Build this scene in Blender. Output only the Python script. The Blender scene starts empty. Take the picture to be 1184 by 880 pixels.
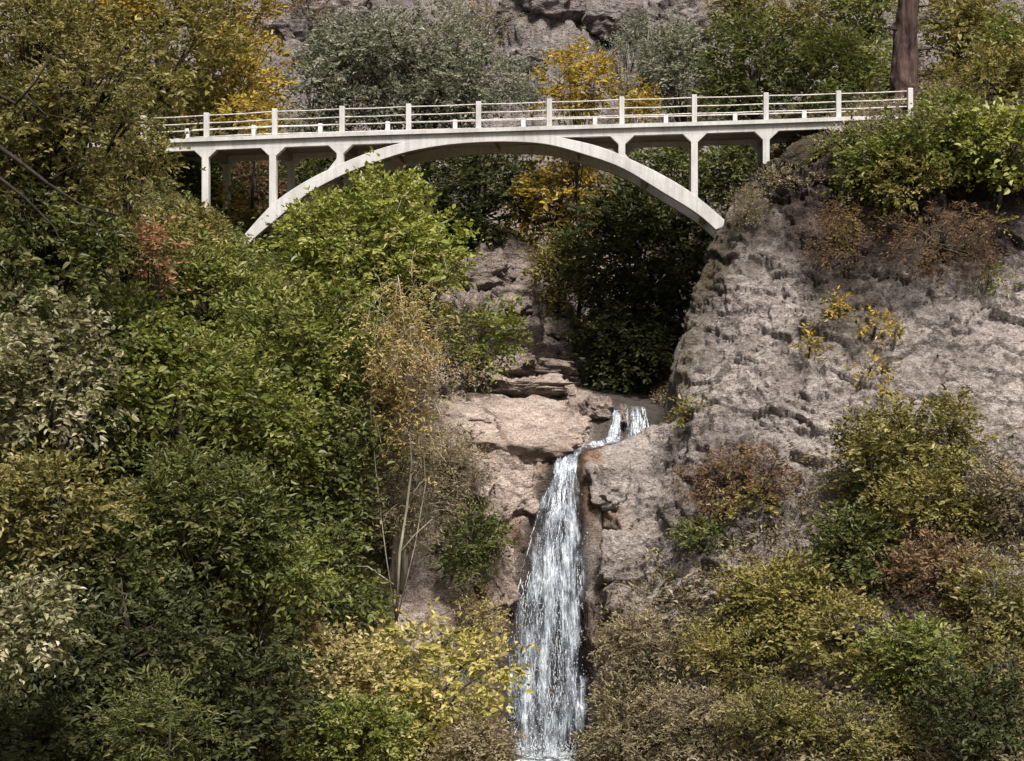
import bpy, bmesh, math, random
import numpy as np
from mathutils import Vector

# ------------------------------------------------------------------ camera, world, sun, exposure
SC = bpy.context.scene
COL = SC.collection
F = 1860.0            # focal length in photo pixels (photo 1184 x 880)
CX, CY = 592.0, 440.0
CAMZ = 12.0

cam_d = bpy.data.cameras.new("camera")
cam_d.sensor_width = 36.0
cam_d.lens = 36.0 * F / 1184.0
cam_d.clip_start = 0.1
cam_d.clip_end = 2000.0
cam = bpy.data.objects.new("camera", cam_d)
cam.location = (0, 0, CAMZ)
cam.rotation_euler = (math.radians(90), 0, 0)
COL.objects.link(cam)
SC.camera = cam

SUN_EL, SUN_AZ = 60.0, 160.0      # azimuth measured from +Y (view direction) towards +X
SUN_STRENGTH, SUN_ANGLE = 4.6, 11.0
SKY_STRENGTH = 0.06
EXPOSURE = 0.76

world = bpy.data.worlds.new("World")
SC.world = world
world.use_nodes = True
wn = world.node_tree
wn.nodes.clear()
w_out = wn.nodes.new("ShaderNodeOutputWorld")
w_bg = wn.nodes.new("ShaderNodeBackground")
w_sky = wn.nodes.new("ShaderNodeTexSky")
w_sky.sky_type = 'NISHITA'
w_sky.sun_disc = False
w_sky.sun_elevation = math.radians(SUN_EL)
w_sky.sun_rotation = math.radians(SUN_AZ)
w_sky.dust_density = 7.0
w_sky.ozone_density = 0.3
w_sky.air_density = 1.0
w_bg.inputs['Strength'].default_value = SKY_STRENGTH
wn.links.new(w_sky.outputs[0], w_bg.inputs[0])
wn.links.new(w_bg.outputs[0], w_out.inputs[0])

sun_d = bpy.data.lights.new("sun", 'SUN')
sun_d.energy = SUN_STRENGTH
sun_d.angle = math.radians(SUN_ANGLE)
sun_d.color = (1.0, 0.965, 0.92)
sun = bpy.data.objects.new("sun", sun_d)
_el, _az = math.radians(SUN_EL), math.radians(SUN_AZ)
sdir = Vector((math.sin(_az) * math.cos(_el), math.cos(_az) * math.cos(_el), math.sin(_el)))
sun.rotation_euler = sdir.to_track_quat('Z', 'Y').to_euler()
sun.location = sdir * 80
COL.objects.link(sun)

SC.view_settings.view_transform = 'Standard'
SC.view_settings.look = 'None'
SC.view_settings.exposure = EXPOSURE
SC.view_settings.gamma = 1.0
SC.cycles.max_bounces = 6
SC.cycles.transparent_max_bounces = 12

RNG = np.random.default_rng(7)

# ------------------------------------------------------------------ helpers
def ray_at(px, py, Y):
    return np.array([(px - CX) / F * Y, Y, CAMZ - (py - CY) / F * Y])

def tag(o, label=None, cat=None, group=None, kind=None):
    if label: o['label'] = label
    if cat: o['category'] = cat
    if group: o['group'] = group
    if kind: o['kind'] = kind
    return o

def empty(name, loc, label, cat, group=None):
    o = bpy.data.objects.new(name, None)
    o.location = [float(c) for c in loc]
    o.empty_display_size = 0.3
    COL.objects.link(o)
    return tag(o, label, cat, group)

def link(name, me, mat=None, parent=None):
    o = bpy.data.objects.new(name, me)
    if mat is not None:
        for m in (mat if isinstance(mat, (list, tuple)) else [mat]):
            me.materials.append(m)
    COL.objects.link(o)
    if parent is not None:
        o.parent = parent
        o.location = [-c for c in parent.location]     # meshes are written in world coordinates
    return o

def np_mesh(name, V, quads, smooth=False, face_attr=None, vert_attr=None):
    me = bpy.data.meshes.new(name)
    V = np.asarray(V, dtype=np.float32); Q = np.asarray(quads, dtype=np.int32)
    k = Q.shape[1]
    me.vertices.add(len(V)); me.vertices.foreach_set('co', V.ravel())
    me.loops.add(Q.size); me.loops.foreach_set('vertex_index', Q.ravel())
    me.polygons.add(len(Q))
    me.polygons.foreach_set('loop_start', np.arange(0, Q.size, k, dtype=np.int32))
    try:
        me.polygons.foreach_set('loop_total', np.full(len(Q), k, dtype=np.int32))
    except Exception:
        pass
    me.polygons.foreach_set('use_smooth', np.full(len(Q), smooth, dtype=bool))
    for key, arr in (face_attr or {}).items():
        a = me.attributes.new(key, 'FLOAT', 'FACE'); a.data.foreach_set('value', np.asarray(arr, dtype=np.float32))
    for key, arr in (vert_attr or {}).items():
        a = me.attributes.new(key, 'FLOAT', 'POINT'); a.data.foreach_set('value', np.asarray(arr, dtype=np.float32))
    me.update(calc_edges=True)
    return me

class MB:
    """collects simple solids into one mesh (world coordinates)"""
    def __init__(s): s.v = []; s.f = []
    def prism(s, poly, off):
        n = len(poly); b = len(s.v)
        off = np.asarray(off)
        for p in poly: s.v.append(tuple(p))
        for p in poly: s.v.append(tuple(np.asarray(p) + off))
        s.f.append(list(range(b, b + n))); s.f.append(list(range(b + 2 * n - 1, b + n - 1, -1)))
        for i in range(n):
            j = (i + 1) % n
            s.f.append([b + i, b + n + i, b + n + j, b + j])
    def tube(s, pts, radii, sides=7, cap=True):
        pts = [np.asarray(p, float) for p in pts]; b = len(s.v); n = len(pts)
        for i, p in enumerate(pts):
            t = pts[min(i + 1, n - 1)] - pts[max(i - 1, 0)]
            t = t / (np.linalg.norm(t) + 1e-9)
            a = np.cross(t, [0.31, 0.95, 0.05]); 
            if np.linalg.norm(a) < 1e-3: a = np.cross(t, [1, 0, 0])
            a /= np.linalg.norm(a); c = np.cross(t, a)
            for k in range(sides):
                an = 2 * math.pi * k / sides
                s.v.append(tuple(p + radii[i] * (math.cos(an) * a + math.sin(an) * c)))
        for i in range(n - 1):
            for k in range(sides):
                k2 = (k + 1) % sides
                s.f.append([b + i * sides + k, b + i * sides + k2, b + (i + 1) * sides + k2, b + (i + 1) * sides + k])
        if cap:
            s.f.append([b + k for k in range(sides)][::-1]); s.f.append([b + (n - 1) * sides + k for k in range(sides)])
    def build(s, name, mat, parent=None, smooth=False, bevel=0.0):
        me = bpy.data.meshes.new(name)
        me.from_pydata([tuple(float(c) for c in v) for v in s.v], [], s.f)
        bm = bmesh.new(); bm.from_mesh(me)
        bmesh.ops.recalc_face_normals(bm, faces=bm.faces)
        if bevel > 0:
            es = [e for e in bm.edges if len(e.link_faces) == 2 and e.calc_face_angle(0) > 0.6]
            bmesh.ops.bevel(bm, geom=es, offset=bevel, segments=2, affect='EDGES', profile=0.6)
        if smooth:
            for fc in bm.faces: fc.smooth = True
        bm.to_mesh(me); bm.free()
        return link(name, me, mat, parent)

# ------------------------------------------------------------------ numpy noise
def _hash(ix, iy, iz, seed):
    h = (ix.astype(np.int64) * 374761393 + iy.astype(np.int64) * 668265263 + iz.astype(np.int64) * 2147483647 + seed * 974634777) & 0xFFFFFFFF
    h = ((h ^ (h >> 13)) * 1274126177) & 0xFFFFFFFF
    h = ((h ^ (h >> 16)) * 2246822519) & 0xFFFFFFFF
    h = h ^ (h >> 15)
    return (h & 0xFFFFFF) / float(0x1000000)

def vnoise(P, scale, seed=0):
    Q = P * scale
    i = np.floor(Q).astype(np.int64); f = Q - i
    u = f * f * f * (f * (f * 6 - 15) + 10)
    r = 0
    for dx in (0, 1):
        wx = u[:, 0] if dx else 1 - u[:, 0]
        for dy in (0, 1):
            wy = u[:, 1] if dy else 1 - u[:, 1]
            for dz in (0, 1):
                wz = u[:, 2] if dz else 1 - u[:, 2]
                r = r + wx * wy * wz * _hash(i[:, 0] + dx, i[:, 1] + dy, i[:, 2] + dz, seed)
    return r * 2 - 1

def fbm(P, scale, octv=4, seed=0, gain=0.5):
    r = 0; a = 1.0
    for k in range(octv):
        r = r + a * vnoise(P, scale * 2.03 ** k, seed + k * 17); a *= gain
    return r

def ridged(P, scale, octv=3, seed=0):
    r = 0; a = 1.0
    for k in range(octv):
        r = r + a * (1 - 2 * np.abs(vnoise(P, scale * 2.1 ** k, seed + k * 31))); a *= 0.5
    return r

def worley(P, scale, seed=0):
    Q = P * scale
    i = np.floor(Q).astype(np.int64)
    d1 = np.full(len(P), 9.0); d2 = np.full(len(P), 9.0); cid = np.zeros(len(P))
    for dx in (-1, 0, 1):
        for dy in (-1, 0, 1):
            for dz in (-1, 0, 1):
                cx, cy, cz = i[:, 0] + dx, i[:, 1] + dy, i[:, 2] + dz
                fx = cx + _hash(cx, cy, cz, seed); fy = cy + _hash(cx, cy, cz, seed + 1); fz = cz + _hash(cx, cy, cz, seed + 2)
                d = np.sqrt((fx - Q[:, 0]) ** 2 + (fy - Q[:, 1]) ** 2 + (fz - Q[:, 2]) ** 2)
                near = d < d1
                d2 = np.where(near, d1, np.minimum(d2, d)); 
                cid = np.where(near, _hash(cx, cy, cz, seed + 3), cid)
                d1 = np.where(near, d, d1)
    return d1, d2, cid

def facet(P, scale, seed=0):
    """angular broken-rock relief: every cell a tilted plane with its own offset"""
    Q = P * scale
    i = np.floor(Q).astype(np.int64)
    d1 = np.full(len(P), 9.0); val = np.zeros(len(P))
    for dx in (-1, 0, 1):
        for dy in (-1, 0, 1):
            for dz in (-1, 0, 1):
                cx, cy, cz = i[:, 0] + dx, i[:, 1] + dy, i[:, 2] + dz
                h = [_hash(cx, cy, cz, seed + q) for q in range(7)]
                rx, ry, rz = Q[:, 0] - cx - h[0], Q[:, 1] - cy - h[1], Q[:, 2] - cz - h[2]
                d = rx * rx + ry * ry + rz * rz
                v = (h[3] - .5) + (rx * (h[4] - .5) + ry * (h[5] - .5) + rz * (h[6] - .5)) * 1.5
                nr = d < d1
                val = np.where(nr, v, val); d1 = np.where(nr, d, d1)
    return val

def sstep(a, b, x):
    t = np.clip((x - a) / (b - a), 0, 1)
    return t * t * (3 - 2 * t)

# ------------------------------------------------------------------ materials
def new_mat(name):
    m = bpy.data.materials.new(name); m.use_nodes = True
    nt = m.node_tree; nt.nodes.clear()
    out = nt.nodes.new("ShaderNodeOutputMaterial")
    return m, nt, out

def N(nt, t, **kw):
    n = nt.nodes.new("ShaderNode" + t)
    for k, v in kw.items():
        if k in n.inputs.keys(): n.inputs[k].default_value = v
        else: setattr(n, k, v)
    return n

def ramp(nt, fac, stops, interp='LINEAR'):
    r = nt.nodes.new("ShaderNodeValToRGB")
    r.color_ramp.interpolation = interp
    cr = r.color_ramp
    while len(cr.elements) > 1: cr.elements.remove(cr.elements[-1])
    cr.elements[0].position = stops[0][0]; cr.elements[0].color = (*stops[0][1], 1)
    for p, c in stops[1:]:
        e = cr.elements.new(p); e.color = (*c, 1)
    nt.links.new(fac, r.inputs[0])
    return r.outputs[0]

def mixc(nt, fac, a, b, mode='MIX'):
    m = nt.nodes.new("ShaderNodeMix"); m.data_type = 'RGBA'; m.blend_type = mode
    ins = [s for s in m.inputs if s.type == 'RGBA']
    fs = [s for s in m.inputs if s.type == 'VALUE'][0]
    for sock, v in ((fs, fac), (ins[0], a), (ins[1], b)):
        if isinstance(v, bpy.types.NodeSocket): nt.links.new(v, sock)
        elif isinstance(v, (int, float)): sock.default_value = v
        else: sock.default_value = (*v, 1)
    return [s for s in m.outputs if s.type == 'RGBA'][0]

def mth(nt, op, a, b=None, clamp=False):
    m = nt.nodes.new("ShaderNodeMath"); m.operation = op; m.use_clamp = clamp
    for k, v in enumerate((a, b)):
        if v is None: continue
        if isinstance(v, bpy.types.NodeSocket): nt.links.new(v, m.inputs[k])
        else: m.inputs[k].default_value = v
    return m.outputs[0]

def noise(nt, vec, scale, detail=5, rough=0.55, out=0, dist=0.0):
    n = N(nt, "TexNoise"); n.inputs['Scale'].default_value = scale; n.inputs['Detail'].default_value = detail
    n.inputs['Roughness'].default_value = rough; n.inputs['Distortion'].default_value = dist
    nt.links.new(vec, n.inputs['Vector'])
    return n.outputs[out]

def mapped(nt, vec, scale=(1, 1, 1), rot=(0, 0, 0)):
    m = N(nt, "Mapping"); m.inputs['Scale'].default_value = scale; m.inputs['Rotation'].default_value = rot
    nt.links.new(vec, m.inputs['Vector'])
    return m.outputs[0]

def bump(nt, h, strength=0.5, dist=0.1, prev=None):
    b = N(nt, "Bump"); b.inputs['Strength'].default_value = strength; b.inputs['Distance'].default_value = dist
    nt.links.new(h, b.inputs['Height'])
    if prev is not None: nt.links.new(prev, b.inputs['Normal'])
    return b.outputs[0]

def attr(nt, name):
    a = N(nt, "Attribute"); a.attribute_name = name
    return a.outputs['Fac']

def principled(nt, out, color, rough=0.8, spec=0.3, normal=None, **kw):
    p = N(nt, "BsdfPrincipled")
    for s, v in (('Base Color', color), ('Roughness', rough), ('Specular IOR Level', spec)):
        if isinstance(v, bpy.types.NodeSocket): nt.links.new(v, p.inputs[s])
        elif isinstance(v, (int, float)): p.inputs[s].default_value = v
        else: p.inputs[s].default_value = (*v, 1)
    for s, v in kw.items():
        if isinstance(v, bpy.types.NodeSocket): nt.links.new(v, p.inputs[s])
        else: p.inputs[s].default_value = v
    if normal is not None: nt.links.new(normal, p.inputs['Normal'])
    nt.links.new(p.outputs[0], out.inputs[0])
    return p

def leaf_mat(name, cols, clump=0.45, trans=0.3, rough=0.5, spec=0.35):
    m, nt, out = new_mat(name)
    tc = N(nt, "TexCoord")
    big = noise(nt, tc.outputs['Object'], 0.9, 4, .65)
    fac = mth(nt, 'ADD', mth(nt, 'MULTIPLY', attr(nt, 'rnd'), 1.1 - clump),
              mth(nt, 'MULTIPLY', mth(nt, 'MULTIPLY_ADD' if False else 'SUBTRACT', mth(nt, 'MULTIPLY', big, 2.2), 0.6), clump), True)
    n = len(cols)
    c = ramp(nt, fac, [(i / max(1, n - 1), cc) for i, cc in enumerate(cols)])
    hs = N(nt, "HueSaturation"); hs.inputs['Hue'].default_value = 0.485; hs.inputs['Saturation'].default_value = 1.1; hs.inputs['Value'].default_value = 1.25
    nt.links.new(c, hs.inputs['Color'])
    p = N(nt, "BsdfPrincipled")
    nt.links.new(c, p.inputs['Base Color'])
    p.inputs['Roughness'].default_value = rough; p.inputs['Specular IOR Level'].default_value = spec
    t = N(nt, "BsdfTranslucent"); nt.links.new(hs.outputs[0], t.inputs['Color'])
    ms = N(nt, "MixShader"); ms.inputs[0].default_value = trans
    nt.links.new(p.outputs[0], ms.inputs[1]); nt.links.new(t.outputs[0], ms.inputs[2])
    nt.links.new(ms.outputs[0], out.inputs[0])
    return m

PAL = {
    'bright': [(.060, .078, .014), (.125, .150, .026), (.205, .235, .046), (.30, .315, .085), (.42, .40, .16)],
    'green':  [(.034, .046, .010), (.075, .095, .018), (.130, .152, .031), (.205, .215, .058), (.34, .31, .13)],
    'deep':   [(.020, .028, .009), (.044, .058, .014), (.078, .094, .022), (.130, .142, .042), (.25, .225, .11)],
    'dark':   [(.018, .022, .009), (.034, .041, .014), (.060, .069, .024), (.11, .115, .045)],  # dark greens; shade of lower left and arch is put into this colour
    'olive':  [(.046, .044, .012), (.105, .100, .024), (.175, .158, .042), (.26, .225, .072), (.37, .30, .13)],
    'ochre':  [(.075, .062, .014), (.165, .135, .026), (.27, .21, .036), (.39, .29, .056), (.48, .34, .10)],
    'yellow': [(.13, .10, .018), (.25, .19, .032), (.37, .275, .05), (.49, .365, .08)],
    'grey':   [(.050, .055, .034), (.105, .114, .070), (.175, .182, .12), (.265, .268, .19), (.36, .355, .27)],
    'dull':   [(.034, .036, .011), (.080, .078, .021), (.145, .134, .038), (.23, .20, .068), (.37, .31, .14)],
    'tan':    [(.054, .045, .026), (.118, .098, .054), (.20, .166, .095), (.29, .245, .145), (.40, .345, .225)],
    'wheat':  [(.11, .09, .036), (.23, .185, .070), (.36, .285, .105), (.47, .38, .16), (.56, .47, .24)],
    'pale':   [(.040, .046, .018), (.085, .094, .034), (.155, .155, .065), (.36, .33, .20), (.60, .54, .44)],
    'rust':   [(.050, .032, .019), (.105, .064, .037), (.17, .108, .062), (.23, .16, .085), (.16, .14, .05)],
    'redleaf': [(.08, .075, .022), (.16, .13, .035), (.30, .17, .08), (.42, .22, .14), (.22, .20, .06)],
    'straw':  [(.10, .088, .034), (.195, .168, .062), (.31, .262, .105), (.42, .355, .16), (.52, .44, .25)],
    'lime':   [(.105, .105, .028), (.20, .195, .048), (.33, .30, .082), (.47, .40, .14), (.60, .48, .26)],
}
LEAF = {k: leaf_mat('leaves_' + k, v, spec=0.22 if k in ('dark', 'rust') else 0.35) for k, v in PAL.items()}

def bark_mat(name, c1, c2, sc=6.0, dist=0.03):
    m, nt, out = new_mat(name)
    tc = N(nt, "TexCoord")
    v = mapped(nt, tc.outputs['Object'], (1, 1, .16))
    n1 = noise(nt, v, sc, 6, 0.65)
    n2 = noise(nt, tc.outputs['Object'], sc * .3, 4)
    c = ramp(nt, n1, [(.36, c1), (.62, c2)])
    c = mixc(nt, mth(nt, 'MULTIPLY', n2, .5), c, tuple(x * .45 for x in c1))
    principled(nt, out, c, .9, .2, bump(nt, n1, .9, dist))
    return m
BARK = bark_mat('bark', (.035, .028, .020), (.12, .10, .078))
BARK_RED = bark_mat('bark_reddish', (.016, .010, .009), (.125, .078, .064), 4.5, .12)
BARK_DARK = bark_mat('bark_dark', (.012, .010, .008), (.045, .038, .03))
BARK_PALE = bark_mat('bark_pale', (.17, .15, .11), (.45, .41, .33), 9.0)
BARK_GREY = bark_mat('bark_grey', (.13, .12, .11), (.30, .28, .26))

def rock_mat(name, light, mid, dark, moss=(.085, .070, .030), mossamt=.25, scale=1.0, bs=.9):
    m, nt, out = new_mat(name)
    tc = N(nt, "TexCoord"); P = tc.outputs['Object']
    strat = mapped(nt, P, (.7, .7, 1.9), (0.25, 0.18, 0))
    n1 = noise(nt, P, .8 * scale, 6, .6)
    n2 = noise(nt, strat, 3.2 * scale, 8, .68)
    n3 = noise(nt, P, 13.0 * scale, 6, .7)
    vor = N(nt, "TexVoronoi", feature='DISTANCE_TO_EDGE'); vor.inputs['Scale'].default_value = 1.6 * scale
    wv = N(nt, "VectorMath", operation='ADD'); nt.links.new(strat, wv.inputs[0])
    sc = N(nt, "VectorMath", operation='SCALE'); sc.inputs['Scale'].default_value = .9
    nt.links.new(noise(nt, P, 1.5 * scale, 5, .6, 1), sc.inputs[0]); nt.links.new(sc.outputs[0], wv.inputs[1])
    nt.links.new(wv.outputs[0], vor.inputs['Vector'])
    chip = N(nt, "TexVoronoi"); chip.inputs['Scale'].default_value = 3.4 * scale; nt.links.new(wv.outputs[0], chip.inputs['Vector'])
    chip2 = N(nt, "TexVoronoi"); chip2.inputs['Scale'].default_value = 8.5 * scale; nt.links.new(wv.outputs[0], chip2.inputs['Vector'])
    crack = ramp(nt, vor.outputs['Distance'], [(0, (0, 0, 0)), (.05, (1, 1, 1))])
    vc = N(nt, "TexVoronoi"); vc.inputs['Scale'].default_value = 5.5 * scale; nt.links.new(wv.outputs[0], vc.inputs['Vector'])
    c = ramp(nt, n2, [(.32, dark), (.46, mid), (.60, light)])
    c = mixc(nt, mth(nt, 'MULTIPLY', n1, .45), c, mid)
    c = mixc(nt, ramp(nt, n3, [(.36, (.8, .8, .8)), (.56, (0, 0, 0))]), c, tuple(x * .36 for x in mid))
    c = mixc(nt, mth(nt, 'MULTIPLY', vc.outputs['Color'], .22), c, light)
    mot = noise(nt, mapped(nt, P, (1, 1, .75)), .42 * scale, 7, .72, dist=.6)
    c = mixc(nt, ramp(nt, mot, [(.42, (.75, .75, .75)), (.54, (0, 0, 0))]), c, mixc(nt, n3, tuple(x * .55 for x in dark), tuple(x * .95 for x in mid)))
    mot2 = noise(nt, strat, 1.7 * scale, 6, .7, dist=1.2)
    c = mixc(nt, ramp(nt, mot2, [(.485, (0, 0, 0)), (.50, (.65, .65, .65)), (.515, (0, 0, 0))]), c, tuple(x * .5 for x in dark))
    # brown dry staining, rust, moss and wetness come from where water and roots are; wet also darkens the gorge floor
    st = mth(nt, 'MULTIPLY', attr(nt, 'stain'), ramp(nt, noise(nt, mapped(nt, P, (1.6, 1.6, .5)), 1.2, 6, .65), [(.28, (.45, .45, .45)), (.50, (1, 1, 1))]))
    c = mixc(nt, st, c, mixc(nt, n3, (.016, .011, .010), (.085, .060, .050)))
    ru = mth(nt, 'MULTIPLY', attr(nt, 'rust'), ramp(nt, n2, [(.35, (0, 0, 0)), (.6, (1, 1, 1))]))
    c = mixc(nt, ru, c, mixc(nt, n3, (.10, .048, .016), (.30, .16, .065)))
    mo = mth(nt, 'ADD', mth(nt, 'MULTIPLY', ramp(nt, noise(nt, P, .55, 6, .7), [(.52, (0, 0, 0)), (.66, (1, 1, 1))]), mossamt), attr(nt, 'moss'), True)
    mo = mth(nt, 'MULTIPLY', mo, ramp(nt, n3, [(.38, (.15, .15, .15)), (.58, (1, 1, 1))]))
    c = mixc(nt, mo, c, mixc(nt, n3, tuple(x * .5 for x in moss), tuple(x * 1.6 for x in moss)))
    wet = attr(nt, 'wet')
    c = mixc(nt, mth(nt, 'MULTIPLY', wet, .85), c, (.022, .020, .016))
    rough = mth(nt, 'SUBTRACT', .92, mth(nt, 'MULTIPLY', wet, .55))
    b0 = bump(nt, mth(nt, 'SUBTRACT', 1.0, chip.outputs['Distance']), bs, .16 / scale)
    b1 = bump(nt, mth(nt, 'SUBTRACT', 1.0, chip2.outputs['Distance']), bs, .07 / scale, b0)
    b2 = bump(nt, n2, bs, .30, b1)
    b2 = bump(nt, n3, bs, .11, b2)
    b3 = bump(nt, crack, .30, .10, b2)
    principled(nt, out, c, rough, .3, b3)
    return m
ROCK_R = rock_mat('cliff_rock', (.66, .585, .54), (.43, .368, .333), (.155, .124, .106), mossamt=.18)
ROCK_L = rock_mat('ledge_rock', (.72, .60, .525), (.54, .425, .36), (.24, .165, .125), mossamt=.22)
ROCK_B = rock_mat('hill_rock', (.36, .315, .295), (.225, .192, .178), (.085, .068, .063), mossamt=.22, scale=.6)
ROCK_G = rock_mat('gorge_rock', (.54, .45, .40), (.36, .285, .245), (.14, .105, .085), mossamt=.35)

def soil():
    m, nt, out = new_mat('forest_soil')
    tc = N(nt, "TexCoord"); P = tc.outputs['Object']
    n = noise(nt, P, 4, 8, .7)
    c = ramp(nt, n, [(.3, (.030, .024, .012)), (.5, (.07, .058, .028)), (.7, (.14, .115, .058))])
    principled(nt, out, c, .95, .1, bump(nt, n, 1, .12))
    return m
SOIL = soil()

def concrete():
    m, nt, out = new_mat('white_painted_concrete')
    tc = N(nt, "TexCoord"); P = tc.outputs['Object']
    n1 = noise(nt, P, .9, 6, .65)
    streak = noise(nt, mapped(nt, P, (5, 5, .35)), 1.4, 6, .7)
    n3 = noise(nt, P, 14, 5, .7)
    c = ramp(nt, n1, [(.3, (.405, .398, .38)), (.6, (.57, .562, .547))])
    c = mixc(nt, ramp(nt, streak, [(.47, (0, 0, 0)), (.74, (.7, .7, .7))]), c, (.31, .285, .24))
    c = mixc(nt, ramp(nt, n3, [(.60, (0, 0, 0)), (.78, (.5, .5, .5))]), c, (.34, .30, .26))
    principled(nt, out, c, .75, .3, bump(nt, n3, .35, .02))
    return m
CONC = concrete()

def concrete_brown():
    m, nt, out = new_mat('brown_concrete')
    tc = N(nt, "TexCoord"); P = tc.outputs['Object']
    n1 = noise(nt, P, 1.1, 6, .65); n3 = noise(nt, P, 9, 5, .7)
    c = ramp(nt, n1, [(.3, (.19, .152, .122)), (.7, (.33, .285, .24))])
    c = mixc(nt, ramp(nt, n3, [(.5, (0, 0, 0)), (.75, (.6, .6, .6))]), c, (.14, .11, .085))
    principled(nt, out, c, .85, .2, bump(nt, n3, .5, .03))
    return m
CONC_BROWN = concrete_brown()

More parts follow.
